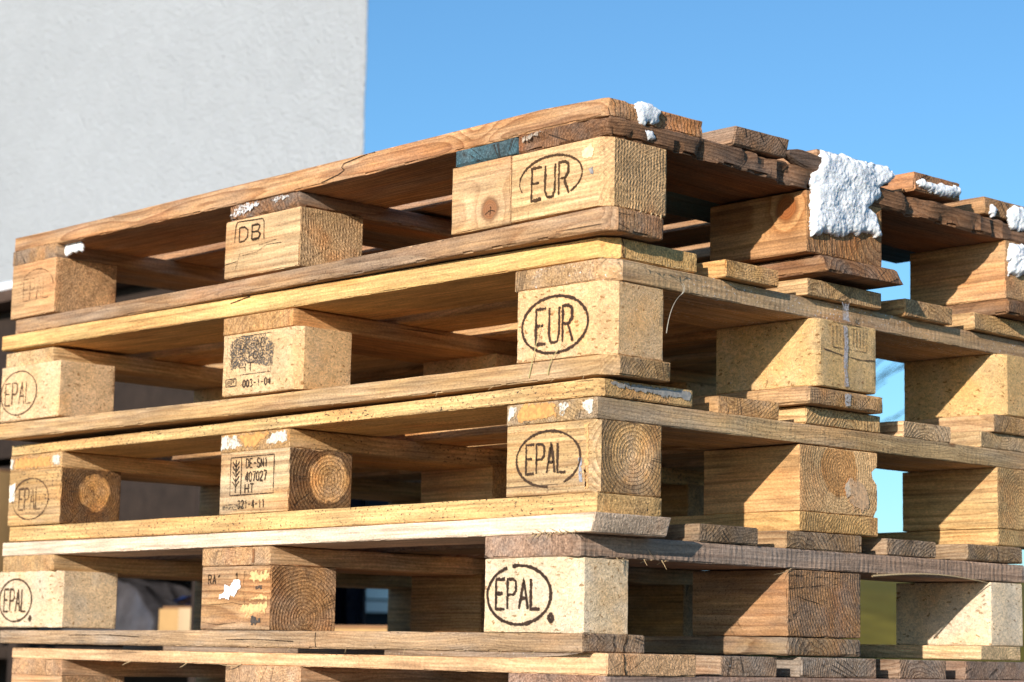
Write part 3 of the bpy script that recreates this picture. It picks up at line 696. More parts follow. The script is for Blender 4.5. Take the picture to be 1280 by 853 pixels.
# second pallet
mark(B1[(0, 0)], [([arc(-1157, 61, 47, 31)], 2.6), (text('EPAL', -1192, -1124, 45, 76), 3.)], 0, fade=.42, plane=-2., col=(.09, .055, .035))
sm = B1[(1, 0)]
mark(sm, [(rect(-666, -577, 46, 94) + [[(-648, 46), (-648, 94)]], 1.2), (ear(-664, -650, 49, 91), 1.4),
          (text('DE-AD', -640, -590, 78, 89), 2.) , (text('3102', -640, -590, 64, 74), 2.), (text('HT', -640, -612, 50, 60), 2.)], 0, fade=.5, plane=-3., col=(.06, .045, .035))
mark(sm, [(text('003-1-04', -632, -576, 30, 39, .45), 1.9), (rect(-667, -646, 33, 42), 1.3), (text('BP', -663, -650, 35, 40), 1.1)], 0, fade=.38, plane=-3., col=(.05, .035, .03))
patch(sm, [(-664, 90), (-640, 97), (-590, 95), (-570, 80), (-572, 50), (-590, 52), (-620, 58), (-660, 50)], plane=-3., lift=.7, col=(.1, .088, .08), fade=.595, mat=SMUDGE, name='mould_stain')
mark(B1[(2, 0)], [([arc(-90, 57.5, 49.5, 30.5)], 3.2), (text('EUR', -118, -63, 38, 76, .36), 3.4)], 0, fade=.36, plane=-1., col=(.05, .03, .022))
bs = B1[(2, 1)]
mark(bs, [(rect(357, 420, 66, 95), 1.2), (text('|||| ||||', 362, 416, 70, 92, .5), 1.4), ([[(340, 62), (375, 58), (410, 56), (436, 58)]], 1.8)], 0, 'right', fade=.46, col=(.1, .07, .05))
patch(bs, [(374, 95), (387, 95), (388, 70), (386, 40), (390, 20), (376, 20), (375, 50), (377, 75)], 'right', lift=1.2, col=(.38, .37, .4), fade=.545, name='paint_stripe')
patch(P1['str'][2], [(371, 121), (388, 121), (388, 97), (372, 97)], 'right', plane=1., lift=1.2, col=(.38, .37, .4), fade=.545, name='paint_stripe')
patch(P1['bot'][1], [(376, 16), (392, 16), (393, -2), (378, -2)], 'right', lift=1.2, col=(.38, .37, .38), fade=.57, name='paint_stripe')
# third pallet
mark(B2[(0, 0)], [([arc(-1137, 59, 49, 29)], 2.8), (text('EPAL', -1168, -1110, 44, 74, .3), 3.2)], 0, fade=.44, col=(.09, .055, .035))
b = B2[(1, 0)]
mark(b, [(rect(-650, -559, 44, 91) + [[(-627, 44), (-627, 91)]], 1.4), (ear(-647, -630, 47, 88), 1.9), (text('DE-SN1', -617, -573, 77, 88, .45), 2.), (text('407027', -618, -574, 60, 72, .4), 2.2),
         (text('HT', -618, -600, 46, 57, .5), 1.9), (text('321-4-11', -632, -576, 27, 37, .45), 2.)], 0, fade=.40, col=(.045, .03, .022))
patch(b, [(-666, 34), (-640, 36), (-600, 28), (-640, 23), (-668, 25)], col=(.1, .08, .06), fade=.63, mat=SMUDGE, name='mould_stain')
mark(B2[(2, 0)], [([arc(-72, 60, 49, 29.5, -60, 270)], 2.8), (text('EPAL', -106, -45, 45, 76, .3), 2.9)], 0, fade=.37, col=(.05, .032, .022))
for s, q in ((P2['str'][1], [(-674, 120), (-640, 120), (-622, 102), (-673, 100)]), (P2['str'][1], [(-560, 120), (-533, 120), (-532, 103), (-585, 104), (-575, 112)]),
             (P2['str'][2], [(-138, 120), (-117, 120), (-125, 106), (-137, 101)]), (P2['str'][2], [(-60, 120), (-38, 120), (-44, 108), (-48, 101), (-58, 104)]),
             (P2['str'][2], [(-24, 120), (-3, 120), (-3, 101), (-12, 101), (-20, 110)]), (P2['str'][0], [(-1085, 119), (-1060, 119), (-1060, 102), (-1078, 103)]), (P2['str'][0], [(-1198, 119), (-1186, 119), (-1190, 101), (-1198, 101)])):
    patch(s, q, col=(.56, .53, .47), fade=.52, jit=2.5)
for s, q in ((P2['str'][1], [(-640, 120), (-565, 120), (-590, 107), (-603, 101), (-622, 103)]), (P2['str'][2], [(-116, 120), (-62, 120), (-62, 103), (-120, 101), (-124, 106)]), (P2['str'][0], [(-1185, 118), (-1090, 118), (-1085, 102), (-1185, 102)])):
    patch(s, q, col=(.52, .27, .1), fade=.34, lift=.6, jit=3.)
patch(B2[(0, 0)], [(-1198, 82), (-1178, 84), (-1180, 56), (-1197, 52)], col=(.75, .7, .62), fade=.42)
patch(B2[(2, 0)], [(-20, 96), (-9, 97), (-9, 24), (-16, 24), (-20, 45), (-15, 70)], col=(.55, .33, .15), fade=.46, jit=2.5)
patch(B2[(2, 0)], [(-28, 60), (-19, 62), (-18, 30), (-26, 32)], col=(.28, .29, .34), fade=.47)
patch(B2[(2, 0)], [(-19, 50), (-12, 52), (-12, 26), (-18, 26)], col=(.72, .66, .55), fade=.46)
bm = B2[(2, 1)]
patch(bm, [(405, 62), (420, 68), (442, 52), (446, 30), (430, 25), (410, 29), (402, 45)], 'right', lift=1.1, col=(.55, .36, .22), fade=.53, jit=4, name='knot_scar')
patch(bm, [(396, 56), (408, 65), (413, 44), (402, 38)], 'right', lift=1.3, col=(.6, .48, .36), fade=.53, jit=2, name='knot_scar')
patch(P2['deck'][0], [(12, 139.5), (138, 139.5), (139, 128), (80, 129), (16, 132)], 'right', plane=2., lift=1.1, col=(.27, .27, .27), fade=.46, jit=2.)
# fourth pallet
mark(B3[(0, 0)], [([arc(-1152, 59.5, 46, 29.5)], 2.4), (text('EPAL', -1184, -1122, 44, 75), 2.6), (dot(-1108, 34, 5, 5), 4.)], 0, fade=.34, col=(.07, .045, .03))
b = B3[(1, 0)]
mark(b, [(text("RA'", -664, -638, 77, 88, .6), 1.9)], 0, fade=.38)
mark(b, [(text('1', -606, -598, 76, 90), 1.8)], 0, fade=.42)
patch(b, [(-637, 64), (-628, 66), (-627, 76), (-616, 74), (-606, 82), (-594, 81), (-592, 72), (-600, 67), (-606, 60), (-614, 63), (-618, 56), (-626, 60), (-640, 58)], col=(.82, .83, .85), fade=.1, jit=1.2, lift=1.4, label='small splash of white paint')
for q in ([(-574, 90), (-536, 93), (-533, 82), (-550, 79), (-576, 80)], [(-572, 62), (-534, 66), (-534, 58), (-570, 54)], [(-592, 52), (-536, 56), (-536, 42), (-580, 38), (-592, 42)]):
    patch(b, q, col=(.62, .42, .2), fade=.4, jit=5., name='torn_wood')
for q in ([(-560, 74), (-544, 76), (-546, 68), (-560, 68)], [(-572, 36), (-550, 38), (-545, 28), (-570, 26)]):
    patch(b, q, col=(.07, .06, .055), fade=.5, jit=5., name='mould_stain')
mark(b, [[(-676, 52), (-640, 52), (-610, 54), (-586, 51)], [(-585, 92), (-588, 70), (-582, 50)], [(-676, 30), (-640, 27), (-600, 30)]], .7, fade=.44, name='crack')
patch(P3['str'][1], [(-572, 120), (-565, 120), (-565, 101), (-572, 101)], col=(.2, .1, .05), fade=.35, name='resin_streak')
mark(B3[(2, 0)], [([arc(-80, 59.5, 50, 30.5, 112, 462)], 2.9), (text('EPAL', -116, -47, 45, 76, .32), 2.8), (dot(-30, 36, 5, 6), 4.4)], 0, fade=.3, plane=-1., col=(.04, .026, .02))
# torn fibres
splinters(P1['deck'][0], [(x, -1, 122.5) for x in (-20, -8)] + [(0, y, 122.6) for y in (30, 34, 40, 44, 52, 60, 63, 78, 90, 97, 110)], .45, 7, sd=3)
splinters(P3['deck'][0], [(x, -1, 122.4) for x in np.linspace(-60, 8, 18)], .7, 8, .6, sd=5)
splinters(P3['str'][2], [(2, y, 99) for y in (60, 66, 70, 100, 112, 118, 126, 133, 330, 480)], .5, 22, .3, sd=6)
splinters(P4['deck'][0], [(x, 0, 122.6) for x in (-860, -730, -610)], .9, 22, 1.2, sd=7)
splinters(P3['bot'][0], [(x, 0, 2) for x in np.linspace(-700, 0, 14)], .35, 7, .6, sd=8)
splinters(P0['blk'][(2, 0)], [(0, y, 25) for y in (52, 60, 68, 70, 76, 82)], 1.0, 8, 1.2, sd=9)
splinters(P1['bot'][0], [(x, -2, -1.5) for x in np.linspace(-500, 0, 12)], .4, 6, .5, sd=10)
tubes('splinter', [[np.array([2 + 3 * math.sin(s * 3.1), 470 + 220 * s, 99 - 3 + 6 * math.sin(s * math.pi)]) for s in np.linspace(0, 1, 14)]], 1.6, FIBRE, P3['str'][2], P3['str'][2])

# ------------------------------------------------------------------ loose straw caught between the pallets
def world(k, pts):
    (x, y, z), a = ROOT[k]; p = np.array(pts, float)
    return (np.c_[p[:, 0] * math.cos(a) - p[:, 1] * math.sin(a) + x, p[:, 0] * math.sin(a) + p[:, 1] * math.cos(a) + y, p[:, 2] + z]) * MM
def curve(a, b, c, n=9):
    a, b, c = map(np.array, (a, b, c)); return [(1 - s) ** 2 * a + 2 * s * (1 - s) * b + s * s * c for s in np.linspace(0, 1, n)]
for pth, lab in ((curve((-97, -3, 4), (-92, -7, 25), (-70, -3, 36)), 'thin dry straw stalk hanging below the oval mark on the honey-yellow corner block'),
                 (curve((-126, -3, 3), (-116, -6, 30), (-108, -3, 62)), 'longer bent straw stalk lying across the letters of the honey-yellow corner block')):
    w = world(1, pth); o = tubes('straw_stalk', [w - w[0]], .0007, STRAW); o.location = w[0]
    tag(o, lab, 'straw', 'straw caught on the pallets')
w = world(1, curve((3, 72, 48), (6, 74, 80), (6, 92, 92)))
w2 = world(1, curve((6, 91, 91), (8, 96, 97), (5, 93, 103)))
o = tubes('thread_wisp', [w - w[0], w2 - w[0], w2 - w[0] + .001], .00045, COBWEB); o.location = w[0]
tag(o, 'pale fluffy wisp of thread hanging beside the honey-yellow corner block', 'wisp')

# ------------------------------------------------------------------ snow on the top pallet
def snow(poly, thick, label, face='right', plane=0., step=1.25, sd=0., lump=.5, k=0):
    poly = np.array(poly, float)
    us = np.arange(poly[:, 0].min() - 6, poly[:, 0].max() + 6, step); vs = np.arange(poly[:, 1].min() - 6, poly[:, 1].max() + 6, step)
    U, W = np.meshgrid(us, vs, indexing='ij'); U, W = U.ravel(), W.ravel()
    jx = 3.2 * fbm(np.c_[U * .12, W * .12, np.full(len(U), sd)], 3); jy = 3.2 * fbm(np.c_[U * .12, W * .12, np.full(len(U), sd + 40)], 3)
    D = np.full(len(U), 1e9); n = len(poly)
    for i in range(n):
        a, b = poly[i], poly[(i + 1) % n]; ab = b - a
        t = np.clip(((U + jx - a[0]) * ab[0] + (W + jy - a[1]) * ab[1]) / (ab @ ab), 0, 1)
        D = np.minimum(D, np.hypot(U + jx - a[0] - t * ab[0], W + jy - a[1] - t * ab[1]))
    D = np.where(inside(poly, U + jx, W + jy), D, -D)
    keep = D > -step * .7
    prof = np.sqrt(np.clip(1 - (1 - np.clip(D / (thick * 1.25), 0, 1)) ** 2, 0, 1))
    q = np.c_[U, W, np.full(len(U), sd)]
    H = thick * prof * (.7 + lump * .5 * fbm(q * .035, 2) + lump * .3 * np.abs(fbm(q * .16, 2))) + prof * (.5 * noise(q * .42) + .3 * noise(q * .8))
    H = np.maximum(H, .0) + .6 * prof
    u, v, nn = frame_of(face)
    sgn = nn.sum()
    ids = -np.ones(len(U), int); ids[keep] = np.arange(keep.sum())
    top = (U[keep, None] * u + W[keep, None] * v + nn * (plane * sgn + H[keep, None]))
    # lumps bulge sideways and sag a little
    top[:, 2] += 1. * noise(q[keep] * .2 + 5) * prof[keep]
    bot = (U[keep, None] * u + W[keep, None] * v + nn * (plane * sgn - 2.))
    G = ids.reshape(len(us), len(vs)); K = keep.sum(); F = []
    a, b, c, d = G[:-1, :-1].ravel(), G[1:, :-1].ravel(), G[1:, 1:].ravel(), G[:-1, 1:].ravel()
    ok = (a >= 0) & (b >= 0) & (c >= 0) & (d >= 0)
    Q = np.c_[a, b, c, d][ok]
    edges = {}
    for f in Q:
        for i in range(4): edges[(f[i], f[(i + 1) % 4])] = 1
    sides = [(e[1], e[0], e[0] + K, e[1] + K) for e in edges if (e[1], e[0]) not in edges]
    F = [tuple(f) for f in Q] + [tuple(f[::-1] + K) for f in Q] + sides
    P = np.vstack([top, bot]); used = np.unique(np.array([i for f in F for i in f])); rm = -np.ones(len(P), int); rm[used] = np.arange(len(used))
    W_ = world(k, P[used]); o0 = W_.mean(0)
    o = meshobj('snow_clump', W_ - o0, [tuple(rm[list(f)]) for f in F], SNOW, None, 180)
    o.location = o0
    tag(o, label, 'snow', 'snow clumps on the top pallet')
    return o
snow([(344, 139), (352, 140), (396, 141), (440, 140), (479, 138), (478, 128), (466, 122), (448, 113), (456, 103), (444, 97), (428, 86), (440, 82), (452, 58), (443, 50), (433, 59), (422, 56), (411, 49), (393, 53), (380, 45), (367, 44), (352, 47), (338, 42), (327, 36), (328, 62), (328, 99), (325, 108), (335, 119)],
     10, 'largest snow clump, thick and ragged, covering a board end and the block below it', plane=1., sd=1.5, lump=.6)
snow([(38, 134), (47, 142), (60, 141), (78, 139), (77, 128), (74, 121), (62, 121), (50, 116), (44, 124)], 6, 'snow clump on the topmost board end at the near corner of the stack', plane=0, sd=3)
snow([(52, 112), (62, 115), (73, 107), (68, 103), (56, 104)], 4, 'tiny snow lump just under the snow at the near corner of the stack', plane=1, sd=4)
snow([(524, 134), (534, 137), (560, 137), (590, 139), (612, 141), (614, 131), (597, 126), (570, 124), (549, 126), (530, 127)], 8, 'narrow snow strip along a top board end, right of the largest clump', plane=0, sd=5)
snow([(672, 120), (680, 130), (690, 124), (688, 117), (680, 114)], 6, 'small round snow spot on the last board end at the right edge', plane=0, sd=6)
snow([(714, 116), (712, 126), (722, 134), (750, 136), (770, 134), (790, 132), (790, 108), (765, 106), (740, 104), (720, 106)], 11, 'snow clump on the last board end at the right edge of the photo', plane=0, sd=7)
snow([(716, 85), (735, 88), (760, 86), (778, 84), (775, 60), (768, 48), (752, 52), (735, 44), (713, 45), (712, 65)], 13, 'snow clump on the far right block under the last top board', plane=0, sd=8, lump=.7)
snow([(-1083, 118), (-1060, 120), (-1040, 118), (-1032, 112), (-1040, 105), (-1058, 103), (-1082, 104)], 3, 'frozen snow lump behind the far left block of the top pallet', face='front', plane=14., sd=9)
for cx, dx in ((-630, 40),):
    patch(P0['str'][1], [(-672, 99), (-660, 110), (-640, 115), (-600, 114), (-610, 106), (-640, 99)], plane=2., lift=1.6, col=(.62, .63, .66), fade=.55, jit=3, name='frost_patch')
    patch(P0['str'][1], [(-590, 114), (-545, 115), (-540, 108), (-575, 104)], plane=2., lift=1.6, col=(.55, .56, .58), fade=.62, jit=3, name='frost_patch')

# ------------------------------------------------------------------ the yard behind
def box(name, x0, x1, y0, y1, z0, z1, mat, parent=None, r=.004, step=.2, mods=()):
    P, S, F = gridbox(stations(x0, x1, max(step, (x1 - x0) / 60), r), stations(y0, y1, max(step, (y1 - y0) / 60), r), stations(z0, z1, max(step, (z1 - z0) / 60), r))
    P = P - S * (.3 * r * ((S != 0).sum(1) >= 2))[:, None]
    for m in mods: P = m(P)
    c = np.array([(x0 + x1) / 2, (y0 + y1) / 2, z0])
    if parent is not None: c = np.zeros(3)
    o = meshobj(name, P - c, F, mat, parent, 38); o.location = c
    return o
GZ = -1.745
# ground: asphalt yard, one sheet to the horizon
ASPH = mat_plain('yard_asphalt', (.055, .053, .052), .9, .35, 3., .004, tint2=(.09, .087, .082))
gv = [(-600, -600, GZ), (600, -600, GZ), (600, 600, GZ), (-600, 600, GZ)]
tag(meshobj('ground', gv, [(0, 1, 2, 3)], ASPH), kind='structure')
# grass bank far behind
GRASS = mat_plain('winter_grass', (.16, .125, .022), .95, .45, 1.2, .06, .1, tint2=(.135, .112, .02))
nx, ny = 90, 24; V = []; F = []
for i in range(nx):
    for j in range(ny):
        u, v = i / (nx - 1), j / (ny - 1)
        # runs across the view 30 m away
        cx, cy = -40 + 90 * u, 0
        a = math.radians(47.8); f = np.array([-math.sin(a), math.cos(a)]); rr = np.array([math.cos(a), math.sin(a)])
        p = np.array([1.6, -1.57]) + f * (26 + 34 * v) + rr * cx
        h = GZ - .05 + 3.35 * (1 - (1 - min(1, v * 1.6)) ** 2)
        V.append((p[0], p[1], h + (.25 * noise(np.array([[cx * .12, v * 3, 0]]))[0] if v > .05 else 0)))
for i in range(nx - 1):
    for j in range(ny - 1): F.append((i * ny + j, (i + 1) * ny + j, (i + 1) * ny + j + 1, i * ny + j + 1))
tag(meshobj('grass_bank', V, F, GRASS, None, 60), kind='structure')

# rendered building wall
def mat_plaster():
    mt = bpy.data.materials.new('rough_cast_plaster'); t = NT(mt)
    co = t.n('ShaderNodeTexCoord').outputs['Object']
    n1 = t.noise(co, 95, 4, .6); n2 = t.noise(co, 17, 3); n3 = t.noise(co, .8, 3)
    v = t.n('ShaderNodeTexVoronoi', {'Vector': co, 'Scale': 120.}, feature='SMOOTH_F1').outputs['Distance']
    col = t.mix(1., (.42, .437, .46, 1), t.n('ShaderNodeMapRange', {0: n3, 1: .3, 2: .7, 3: .96, 4: 1.04}).outputs[0], 'MULTIPLY')
    col = t.mix(1., col, t.n('ShaderNodeMapRange', {0: n2, 1: .3, 2: .7, 3: .97, 4: 1.03}).outputs[0], 'MULTIPLY')
    h = t.m('ADD', t.m('MULTIPLY', n1, 1.), t.m('MULTIPLY', v, -.6))
    t.out(col, .9, t.m('ADD', h, t.m('MULTIPLY', n2, .6)), .0095, 1., spec=.15)
    return mt
PLASTER = mat_plaster()
def wallrough(P):
    P = P.copy(); e = np.abs(P[:, 0] - P[:, 0].max()) < .006
    P[e, 0] += .004 * noise(P[e] * np.array([1, 1, 22.]))
    return P
WX = -3.203
bw = empty('plastered_building', ((-14 + WX) / 2, 5.2, GZ))
tag(bw, 'light grey building wall in rough plaster with a straight right edge against the sky', 'building')
def wallshear(P):
    P = P.copy(); P[:, 0] -= 1.5 * (P[:, 1] - 2.2); return P
w_ = box('wall', -14, WX, 2.2, 5.2, GZ, 5.5, PLASTER, step=.05, r=.012, mods=[wallrough, wallshear])
w_.parent = bw; w_.location = Vector(w_.location) - bw.location

# open shelter with goods between stack and wall
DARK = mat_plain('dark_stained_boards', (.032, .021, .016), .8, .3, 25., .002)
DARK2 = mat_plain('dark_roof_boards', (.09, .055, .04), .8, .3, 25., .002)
sh = empty('lean_to_shelter', (-3.8, 1.45, GZ))
tag(sh, 'dark brown board shelter at the left, standing between the stack and the plastered wall', 'shelter')
def shp(name, *b, mat=DARK, **kw):
    o = box(name, *b, mat, **kw); o.parent = sh; o.location = Vector(o.location) - sh.location; return o
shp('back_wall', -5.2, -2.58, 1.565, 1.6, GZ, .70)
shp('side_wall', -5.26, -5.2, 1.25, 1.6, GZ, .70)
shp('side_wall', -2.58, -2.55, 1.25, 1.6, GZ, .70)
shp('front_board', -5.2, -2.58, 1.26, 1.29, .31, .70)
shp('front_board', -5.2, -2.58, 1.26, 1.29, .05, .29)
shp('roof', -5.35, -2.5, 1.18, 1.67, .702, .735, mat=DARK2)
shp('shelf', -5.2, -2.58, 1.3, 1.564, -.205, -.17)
# snow lying on the shelter roof
nx, ny = 120, 24; V, F = [], []
for i in range(nx):
    for j in range(ny):
        x = -5.33 + 2.81 * i / (nx - 1); y = 1.185 + .47 * j / (ny - 1)
        e = min(1, min(i, nx - 1 - i, j + .6, ny - 1 - j) / 3.)
        V.append((x, y, .737 + .032 * math.sqrt(e) * (1 + .35 * noise(np.array([[x * 4, y * 4, .3]]))[0])))
base = len(V)
for v in list(V): V.append((v[0], v[1], .7355))
for i in range(nx - 1):
    for j in range(ny - 1):
        q = (i * ny + j, (i + 1) * ny + j, (i + 1) * ny + j + 1, i * ny + j + 1); F.append(q); F.append(tuple(base + k for k in q[::-1]))
rim = [(i * ny, (i + 1) * ny) for i in range(nx - 1)] + [((i + 1) * ny + ny - 1, i * ny + ny - 1) for i in range(nx - 1)] + [(j + 1, j) for j in range(ny - 1)] + [((nx - 1) * ny + j, (nx - 1) * ny + j + 1) for j in range(ny - 1)]
for a, b in rim: F.append((b, a, base + a, base + b))
tag(meshobj('roof_snow', V, F, SNOW, None, 60), 'thin white layer of snow lying along the roof edge of the dark shelter', 'snow')
# goods
CARD = mat_plain('brown_cardboard', (.52, .31, .13), .8, .1, 12., .0006)
CARD_D = mat_plain('brown_cardboard_flap', (.3, .16, .08), .8, .1, 12., .0006)
TAPE = mat_plain('clear_parcel_tape', (.56, .4, .24), .35, .05, 20., .0002)
def carton(x0, x1, y0, y1, z0, z1, label, rot=0.):
    r_ = empty('cardboard_box', ((x0 + x1) / 2, (y0 + y1) / 2, z0), (0, 0, rot))
    tag(r_, label, 'box', 'cardboard boxes behind the pallets')
    a, b, h = (x1 - x0) / 2, (y1 - y0) / 2, z1 - z0
    box('carton_body', -a, a, -b, b, 0, h, CARD, r_, r=.003)
    box('packing_tape', -.03, .03, -b - .0012, -b + .004, .0, h + .0012, TAPE, r_, r=.0004)
    box('flap', -a + .002, a - .002, -b + .01, -.004, h + .0005, h + .006, CARD_D, r_, r=.001)
    box('flap', -a + .002, a - .002, .004, b - .01, h + .0005, h + .006, CARD_D, r_, r=.001)
    return r_
carton(-2.83, -2.6, 1.33, 1.54, -.168, -.076, 'low brown cardboard box with a tape strip, seen through the fourth gap at left')
carton(-3.62, -3.28, 1.0, 1.2, -.02, .26, 'brown cardboard box at the far left edge beside the third pallet', .1)
s2 = empty('goods_shelf', (-3.5, 1.08, GZ)); tag(s2, 'dark shelf rack carrying a cardboard box at the far left edge', 'shelf')
for (n_, b_) in (('shelf_board', (-3.8, -3.2, .95, 1.22, -.05, -.022)), ('leg', (-3.79, -3.75, .96, 1.0, GZ, -.051)), ('leg', (-3.25, -3.21, .96, 1.0, GZ, -.051)), ('leg', (-3.79, -3.75, 1.17, 1.21, GZ, -.051)), ('leg', (-3.25, -3.21, 1.17, 1.21, GZ, -.051))):
    o = box(n_, *b_, DARK); o.parent = s2; o.location = Vector(o.location) - s2.location
carton(-2.16, -1.66, 1.1, 1.34, -.25, -.122, 'reddish brown cardboard box seen low through the fourth gap, between middle block and corner block')
crate = empty('wooden_crate', (-1.85, 1.25, GZ)); tag(crate, 'dark upright crate supporting the reddish cardboard box behind the stack', 'crate')
o = box('crate_body', -2.15, -1.55, 1.02, 1.42, GZ, -.252, DARK); o.parent = crate; o.location = Vector(o.location) - crate.location
o = box('lid', -2.17, -1.53, 1.0, 1.44, -.2515, -.2505, DARK2, r=.0002); o.parent = crate; o.location = Vector(o.location) - crate.location
# blue tarpaulin and plastic-wrapped bundle, crumpled sheets with thickness
def crumple(name, x0, x1, y0, y1, zf, mat, sd, thick=.004, n=60, amp=.03):
    V, F = [], []
    for i in range(n):
        for j in range(n):
            u, v = i / (n - 1), j / (n - 1); x = x0 + (x1 - x0) * u; y = y0 + (y1 - y0) * v
            q = np.array([[x * 7, y * 7, sd]]); h = amp * (1 - abs(noise(q)[0]) * 2 + .5 * (1 - abs(noise(q * 2.3)[0]) * 2))
            V.append((x, y, zf(u, v) + h))
    b = len(V); V += [(p[0], p[1], p[2] - thick) for p in V]
    for i in range(n - 1):
        for j in range(n - 1):
            q = (i * n + j, (i + 1) * n + j, (i + 1) * n + j + 1, i * n + j + 1); F.append(q); F.append(tuple(b + k for k in q[::-1]))
    c = np.mean(V, 0); c[2] = min(p[2] for p in V)
    o = meshobj(name, np.array(V) - c, F, mat, None, 50); o.location = c; return o
TARP = mat_plain('blue_tarpaulin', (.02, .035, .11), .3, .3, 12., .002, .6)
WRAP = mat_plain('grey_stretch_wrap', (.06, .055, .06), .25, .5, 14., .003, .7)
tag(crumple('blue_tarpaulin', -2.84, -2.585, 1.36, 1.55, lambda u, v: -.05 - .012 * (1 - v), TARP, 2.2, amp=.016), 'crumpled dark blue tarpaulin lying over the low cardboard box', 'tarpaulin')
wr = crumple('wrapped_bundle', -3.4, -2.86, 1.32, 1.55, lambda u, v: -.165 + .16 * math.sqrt(max(0, 1 - (2 * u - 1) ** 2)) * min(1, v * 9 + .05), WRAP, 5.1, amp=.014)
tag(wr, 'shiny grey plastic-wrapped bundle beside the blue tarpaulin', 'bundle')
# dark blue strip curtain and a pale window beyond it
STRIP = mat_plain('dark_blue_plastic', (.012, .017, .028), .25, .3, 10., .001, .6)
cur = empty('strip_curtain', (-2.95, 1.8, GZ)); tag(cur, 'dark blue plastic strip curtain hanging behind the stack, seen through the fourth gap', 'curtain')
for i in range(6):
    V, F = [], []
    n = 40
    for j in range(n):
        z = .2 + (2.3 - .2) * j / (n - 1)
        for kx in range(9):
            u = kx / 8; x = -.095 + i * .075 + .088 * u + .012 * math.sin(z * 3 + i) - .012 * (2.3 - z) * (i == 5); y = -.05 + .02 * math.sin(u * 3.14) + .018 * (i % 2)
            V.append((x, y, z))
    b = len(V); V += [(p[0], p[1] + .003, p[2]) for p in V]
    for j in range(n - 1):
        for kx in range(8):
            q = (j * 9 + kx, j * 9 + kx + 1, (j + 1) * 9 + kx + 1, (j + 1) * 9 + kx); F.append(q); F.append(tuple(b + t for t in q[::-1]))
    meshobj('strip', V, F, STRIP, cur, 60)
for nm, b_ in (('rail', (-3.3, -2.4, 1.74, 1.77, GZ + 2.3, GZ + 2.34)), ('post', (-3.34, -3.3, 1.74, 1.78, GZ, GZ + 2.34))):
    o = box(nm, *b_, DARK); o.parent = cur; o.location = Vector(o.location) - cur.location
# parked van far behind: body, window and sill show as a pale spot
VANP = mat_plain('dark_van_paint', (.012, .012, .015), .55, .04, 5., .0001, .3)
VGL = mat_plain('van_window_glass', (.9, .86, .78), .25, .1, 3., .0001, .6, metal=.8)
VSL = mat_plain('silver_trim', (.85, .82, .78), .35, .05, 5., .0001, .6, metal=.8)
VDK = mat_plain('dark_rubber', (.015, .015, .017), .6, .1, 8., .0003)
ca = np.array([1.6, -1.57]); a = math.radians(47.8); fdir = np.array([-math.sin(a), math.cos(a)]); rdir = np.array([math.cos(a), math.sin(a)])
vp = ca + fdir * 12.4 + rdir * .17
van = empty('parked_van', (vp[0], vp[1], GZ)); van.rotation_euler = (0, 0, math.radians(137.8))
tag(van, 'dark parked van behind the stack, its pale rear window seen through the fourth gap', 'van')
def vprism(name, prof, y0, y1, mat):
    V = [(x, y0, z) for x, z in prof] + [(x, y1, z) for x, z in prof]; n = len(prof)
    F = [tuple(range(n)), tuple(range(2 * n - 1, n - 1, -1))] + [((i + 1) % n, i, i + n, (i + 1) % n + n) for i in range(n)]
    return meshobj(name, V, F, mat, van, 30)
vprism('body', [(-2.4, .35), (2.3, .35), (2.5, .6), (2.45, 1.0), (1.6, 1.2), (1.0, 2.3), (.8, 2.5), (-2.15, 2.52), (-2.28, 2.4), (-2.42, 1.72)], -.92, .92, VANP)
vprism('rear_window', [(-2.432, 1.815), (-2.38, 1.815), (-2.35, 2.13), (-2.405, 2.13)], -.885, .885, VGL)
vprism('rear_trim', [(-2.45, 1.755), (-2.39, 1.755), (-2.39, 1.805), (-2.45, 1.805)], -.9, .9, VSL)
for y0, y1 in ((-.935, -.9), (.9, .935)):
    for x0, x1 in ((-2.0, -1.1), (-.95, .0)): vprism('side_window', [(x0, 1.35), (x1, 1.35), (x1, 1.95), (x0, 1.95)], y0, y1, VGL)
for x in (-1.6, 1.5):
    for y0, y1 in ((-.96, -.7), (.7, .96)):
        vprism('wheel', [(x + .34 * math.cos(q), .34 + .34 * math.sin(q)) for q in np.linspace(0, 2 * math.pi, 25)[:-1]], y0, y1, VDK)
# bare shrub whose twigs show in the gap at the right
BARK = mat_plain('bare_twig_bark', (.09, .08, .075), .9, .25, 40.)
c0 = np.array([1.6, -1.57]); a = math.radians(47.8); fdir = np.array([-math.sin(a), math.cos(a)]); rdir = np.array([math.cos(a), math.sin(a)])
base2 = c0 + fdir * 13 + rdir * (13 * (1050 - 640) / 2732)
tr = empty('bare_tree', (base2[0], base2[1], GZ)); tag(tr, 'small leafless tree whose thin twigs show against the sky between the right-hand blocks', 'tree')
rg = random.Random(3)
tubes('trunk', [[np.array([.02 * math.sin(s * 5), .02 * math.cos(s * 4), 3.1 * s]) for s in np.linspace(0, 1, 12)]], .04, BARK, tr)
paths = []
for i in range(12):
    z = rg.uniform(2.75, 3.05); an = rg.uniform(0, 6.28); L = rg.uniform(.4, .95) * 1.; up = rg.uniform(.15, .8)
    p = [np.array([math.cos(an) * L * s, math.sin(an) * L * s, z + up * L * s + .12 * L * math.sin(s * 3)]) for s in np.linspace(0, 1, 8)]
    paths.append(p)
    for _ in range(3):
        j = rg.randint(2, 6); an2 = an + rg.uniform(-.9, .9); L2 = L * rg.uniform(.25, .5)
        paths.append([p[j] + np.array([math.cos(an2) * L2 * s, math.sin(an2) * L2 * s, L2 * s * rg.uniform(.6, .65)]) for s in np.linspace(0, 1, 5)])
tubes('crown', paths, .005, BARK, tr)

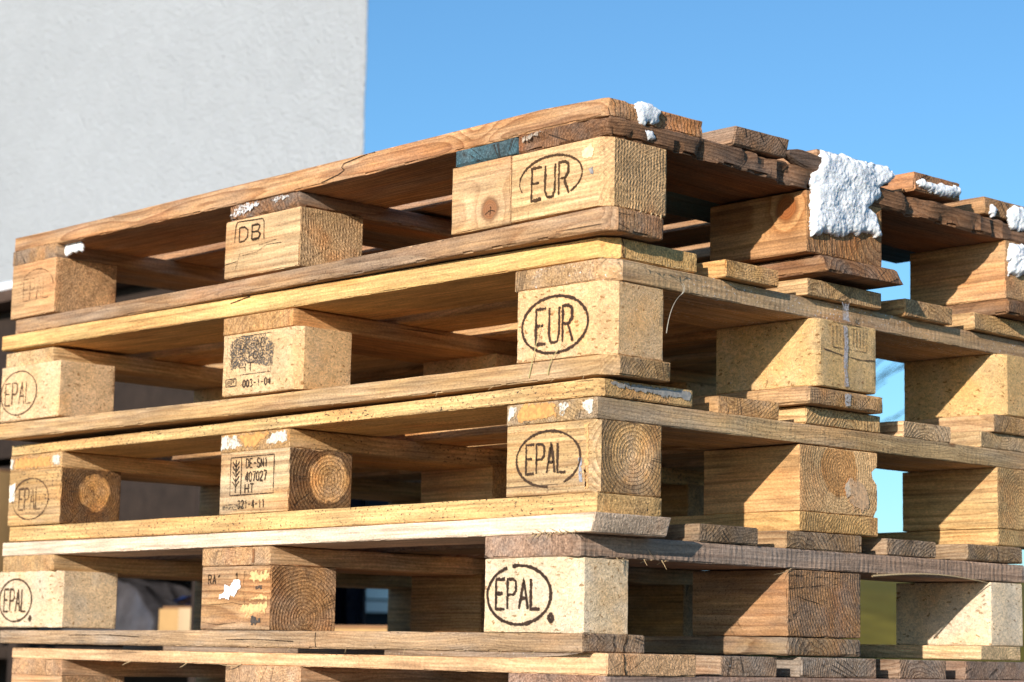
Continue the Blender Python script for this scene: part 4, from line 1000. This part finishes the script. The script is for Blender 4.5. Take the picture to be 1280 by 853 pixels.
# ------------------------------------------------------------------ light, sky, camera
S = Vector((.332, -.904, .266)).normalized()
elev = math.asin(S.z)
sun = bpy.data.lights.new('sun', 'SUN'); sun.energy = 5.; sun.angle = math.radians(.5); sun.color = (1, .91, .79)
so = link(bpy.data.objects.new('sun', sun)); so.rotation_euler = S.to_track_quat('Z', 'Y').to_euler(); so.location = (2, -6, 5)
wd = bpy.data.worlds.new('World'); bpy.context.scene.world = wd; wd.use_nodes = True
nt = wd.node_tree; nt.nodes.clear()
sky = nt.nodes.new('ShaderNodeTexSky'); sky.sky_type = 'NISHITA'; sky.sun_disc = False
sky.sun_elevation = elev; sky.sun_rotation = math.atan2(S.x, S.y); sky.altitude = 500; sky.air_density = 1.0; sky.dust_density = .8; sky.ozone_density = 4.5
bg = nt.nodes.new('ShaderNodeBackground'); bg.inputs[1].default_value = .138
ow = nt.nodes.new('ShaderNodeOutputWorld')
tint = nt.nodes.new('ShaderNodeMix'); tint.data_type = 'RGBA'; tint.blend_type = 'MULTIPLY'; tint.inputs[0].default_value = 1; tint.inputs[7].default_value = (.88, 1.09, 1.09, 1)
nt.links.new(sky.outputs[0], tint.inputs[6]); nt.links.new(tint.outputs[2], bg.inputs[0]); nt.links.new(bg.outputs[0], ow.inputs[0])

cam = bpy.data.cameras.new('camera'); cam.sensor_width = 36; cam.lens = 76.843; cam.clip_start = .05; cam.clip_end = 2000
co = link(bpy.data.objects.new('camera', cam))
R_ = Vector((0.67356442, 0.73885947, 0.01994125)); U_ = Vector((0.0916243, -0.11023773, 0.98967299)); F_ = Vector((-0.73342754, 0.66478141, 0.14194969))
M = Matrix((( R_.x, U_.x, -F_.x, 1.60199922), (R_.y, U_.y, -F_.y, -1.57247525), (R_.z, U_.z, -F_.z, -.16684856), (0, 0, 0, 1)))
co.matrix_world = M
cam.dof.use_dof = True; cam.dof.focus_distance = 2.42; cam.dof.aperture_fstop = 9.5
sc = bpy.context.scene; sc.camera = co
sc.view_settings.view_transform = 'Standard'; sc.view_settings.look = 'None'; sc.view_settings.gamma = 1; sc.view_settings.exposure = .2
sc.view_settings.use_curve_mapping = False
sc.cycles.use_denoising = True
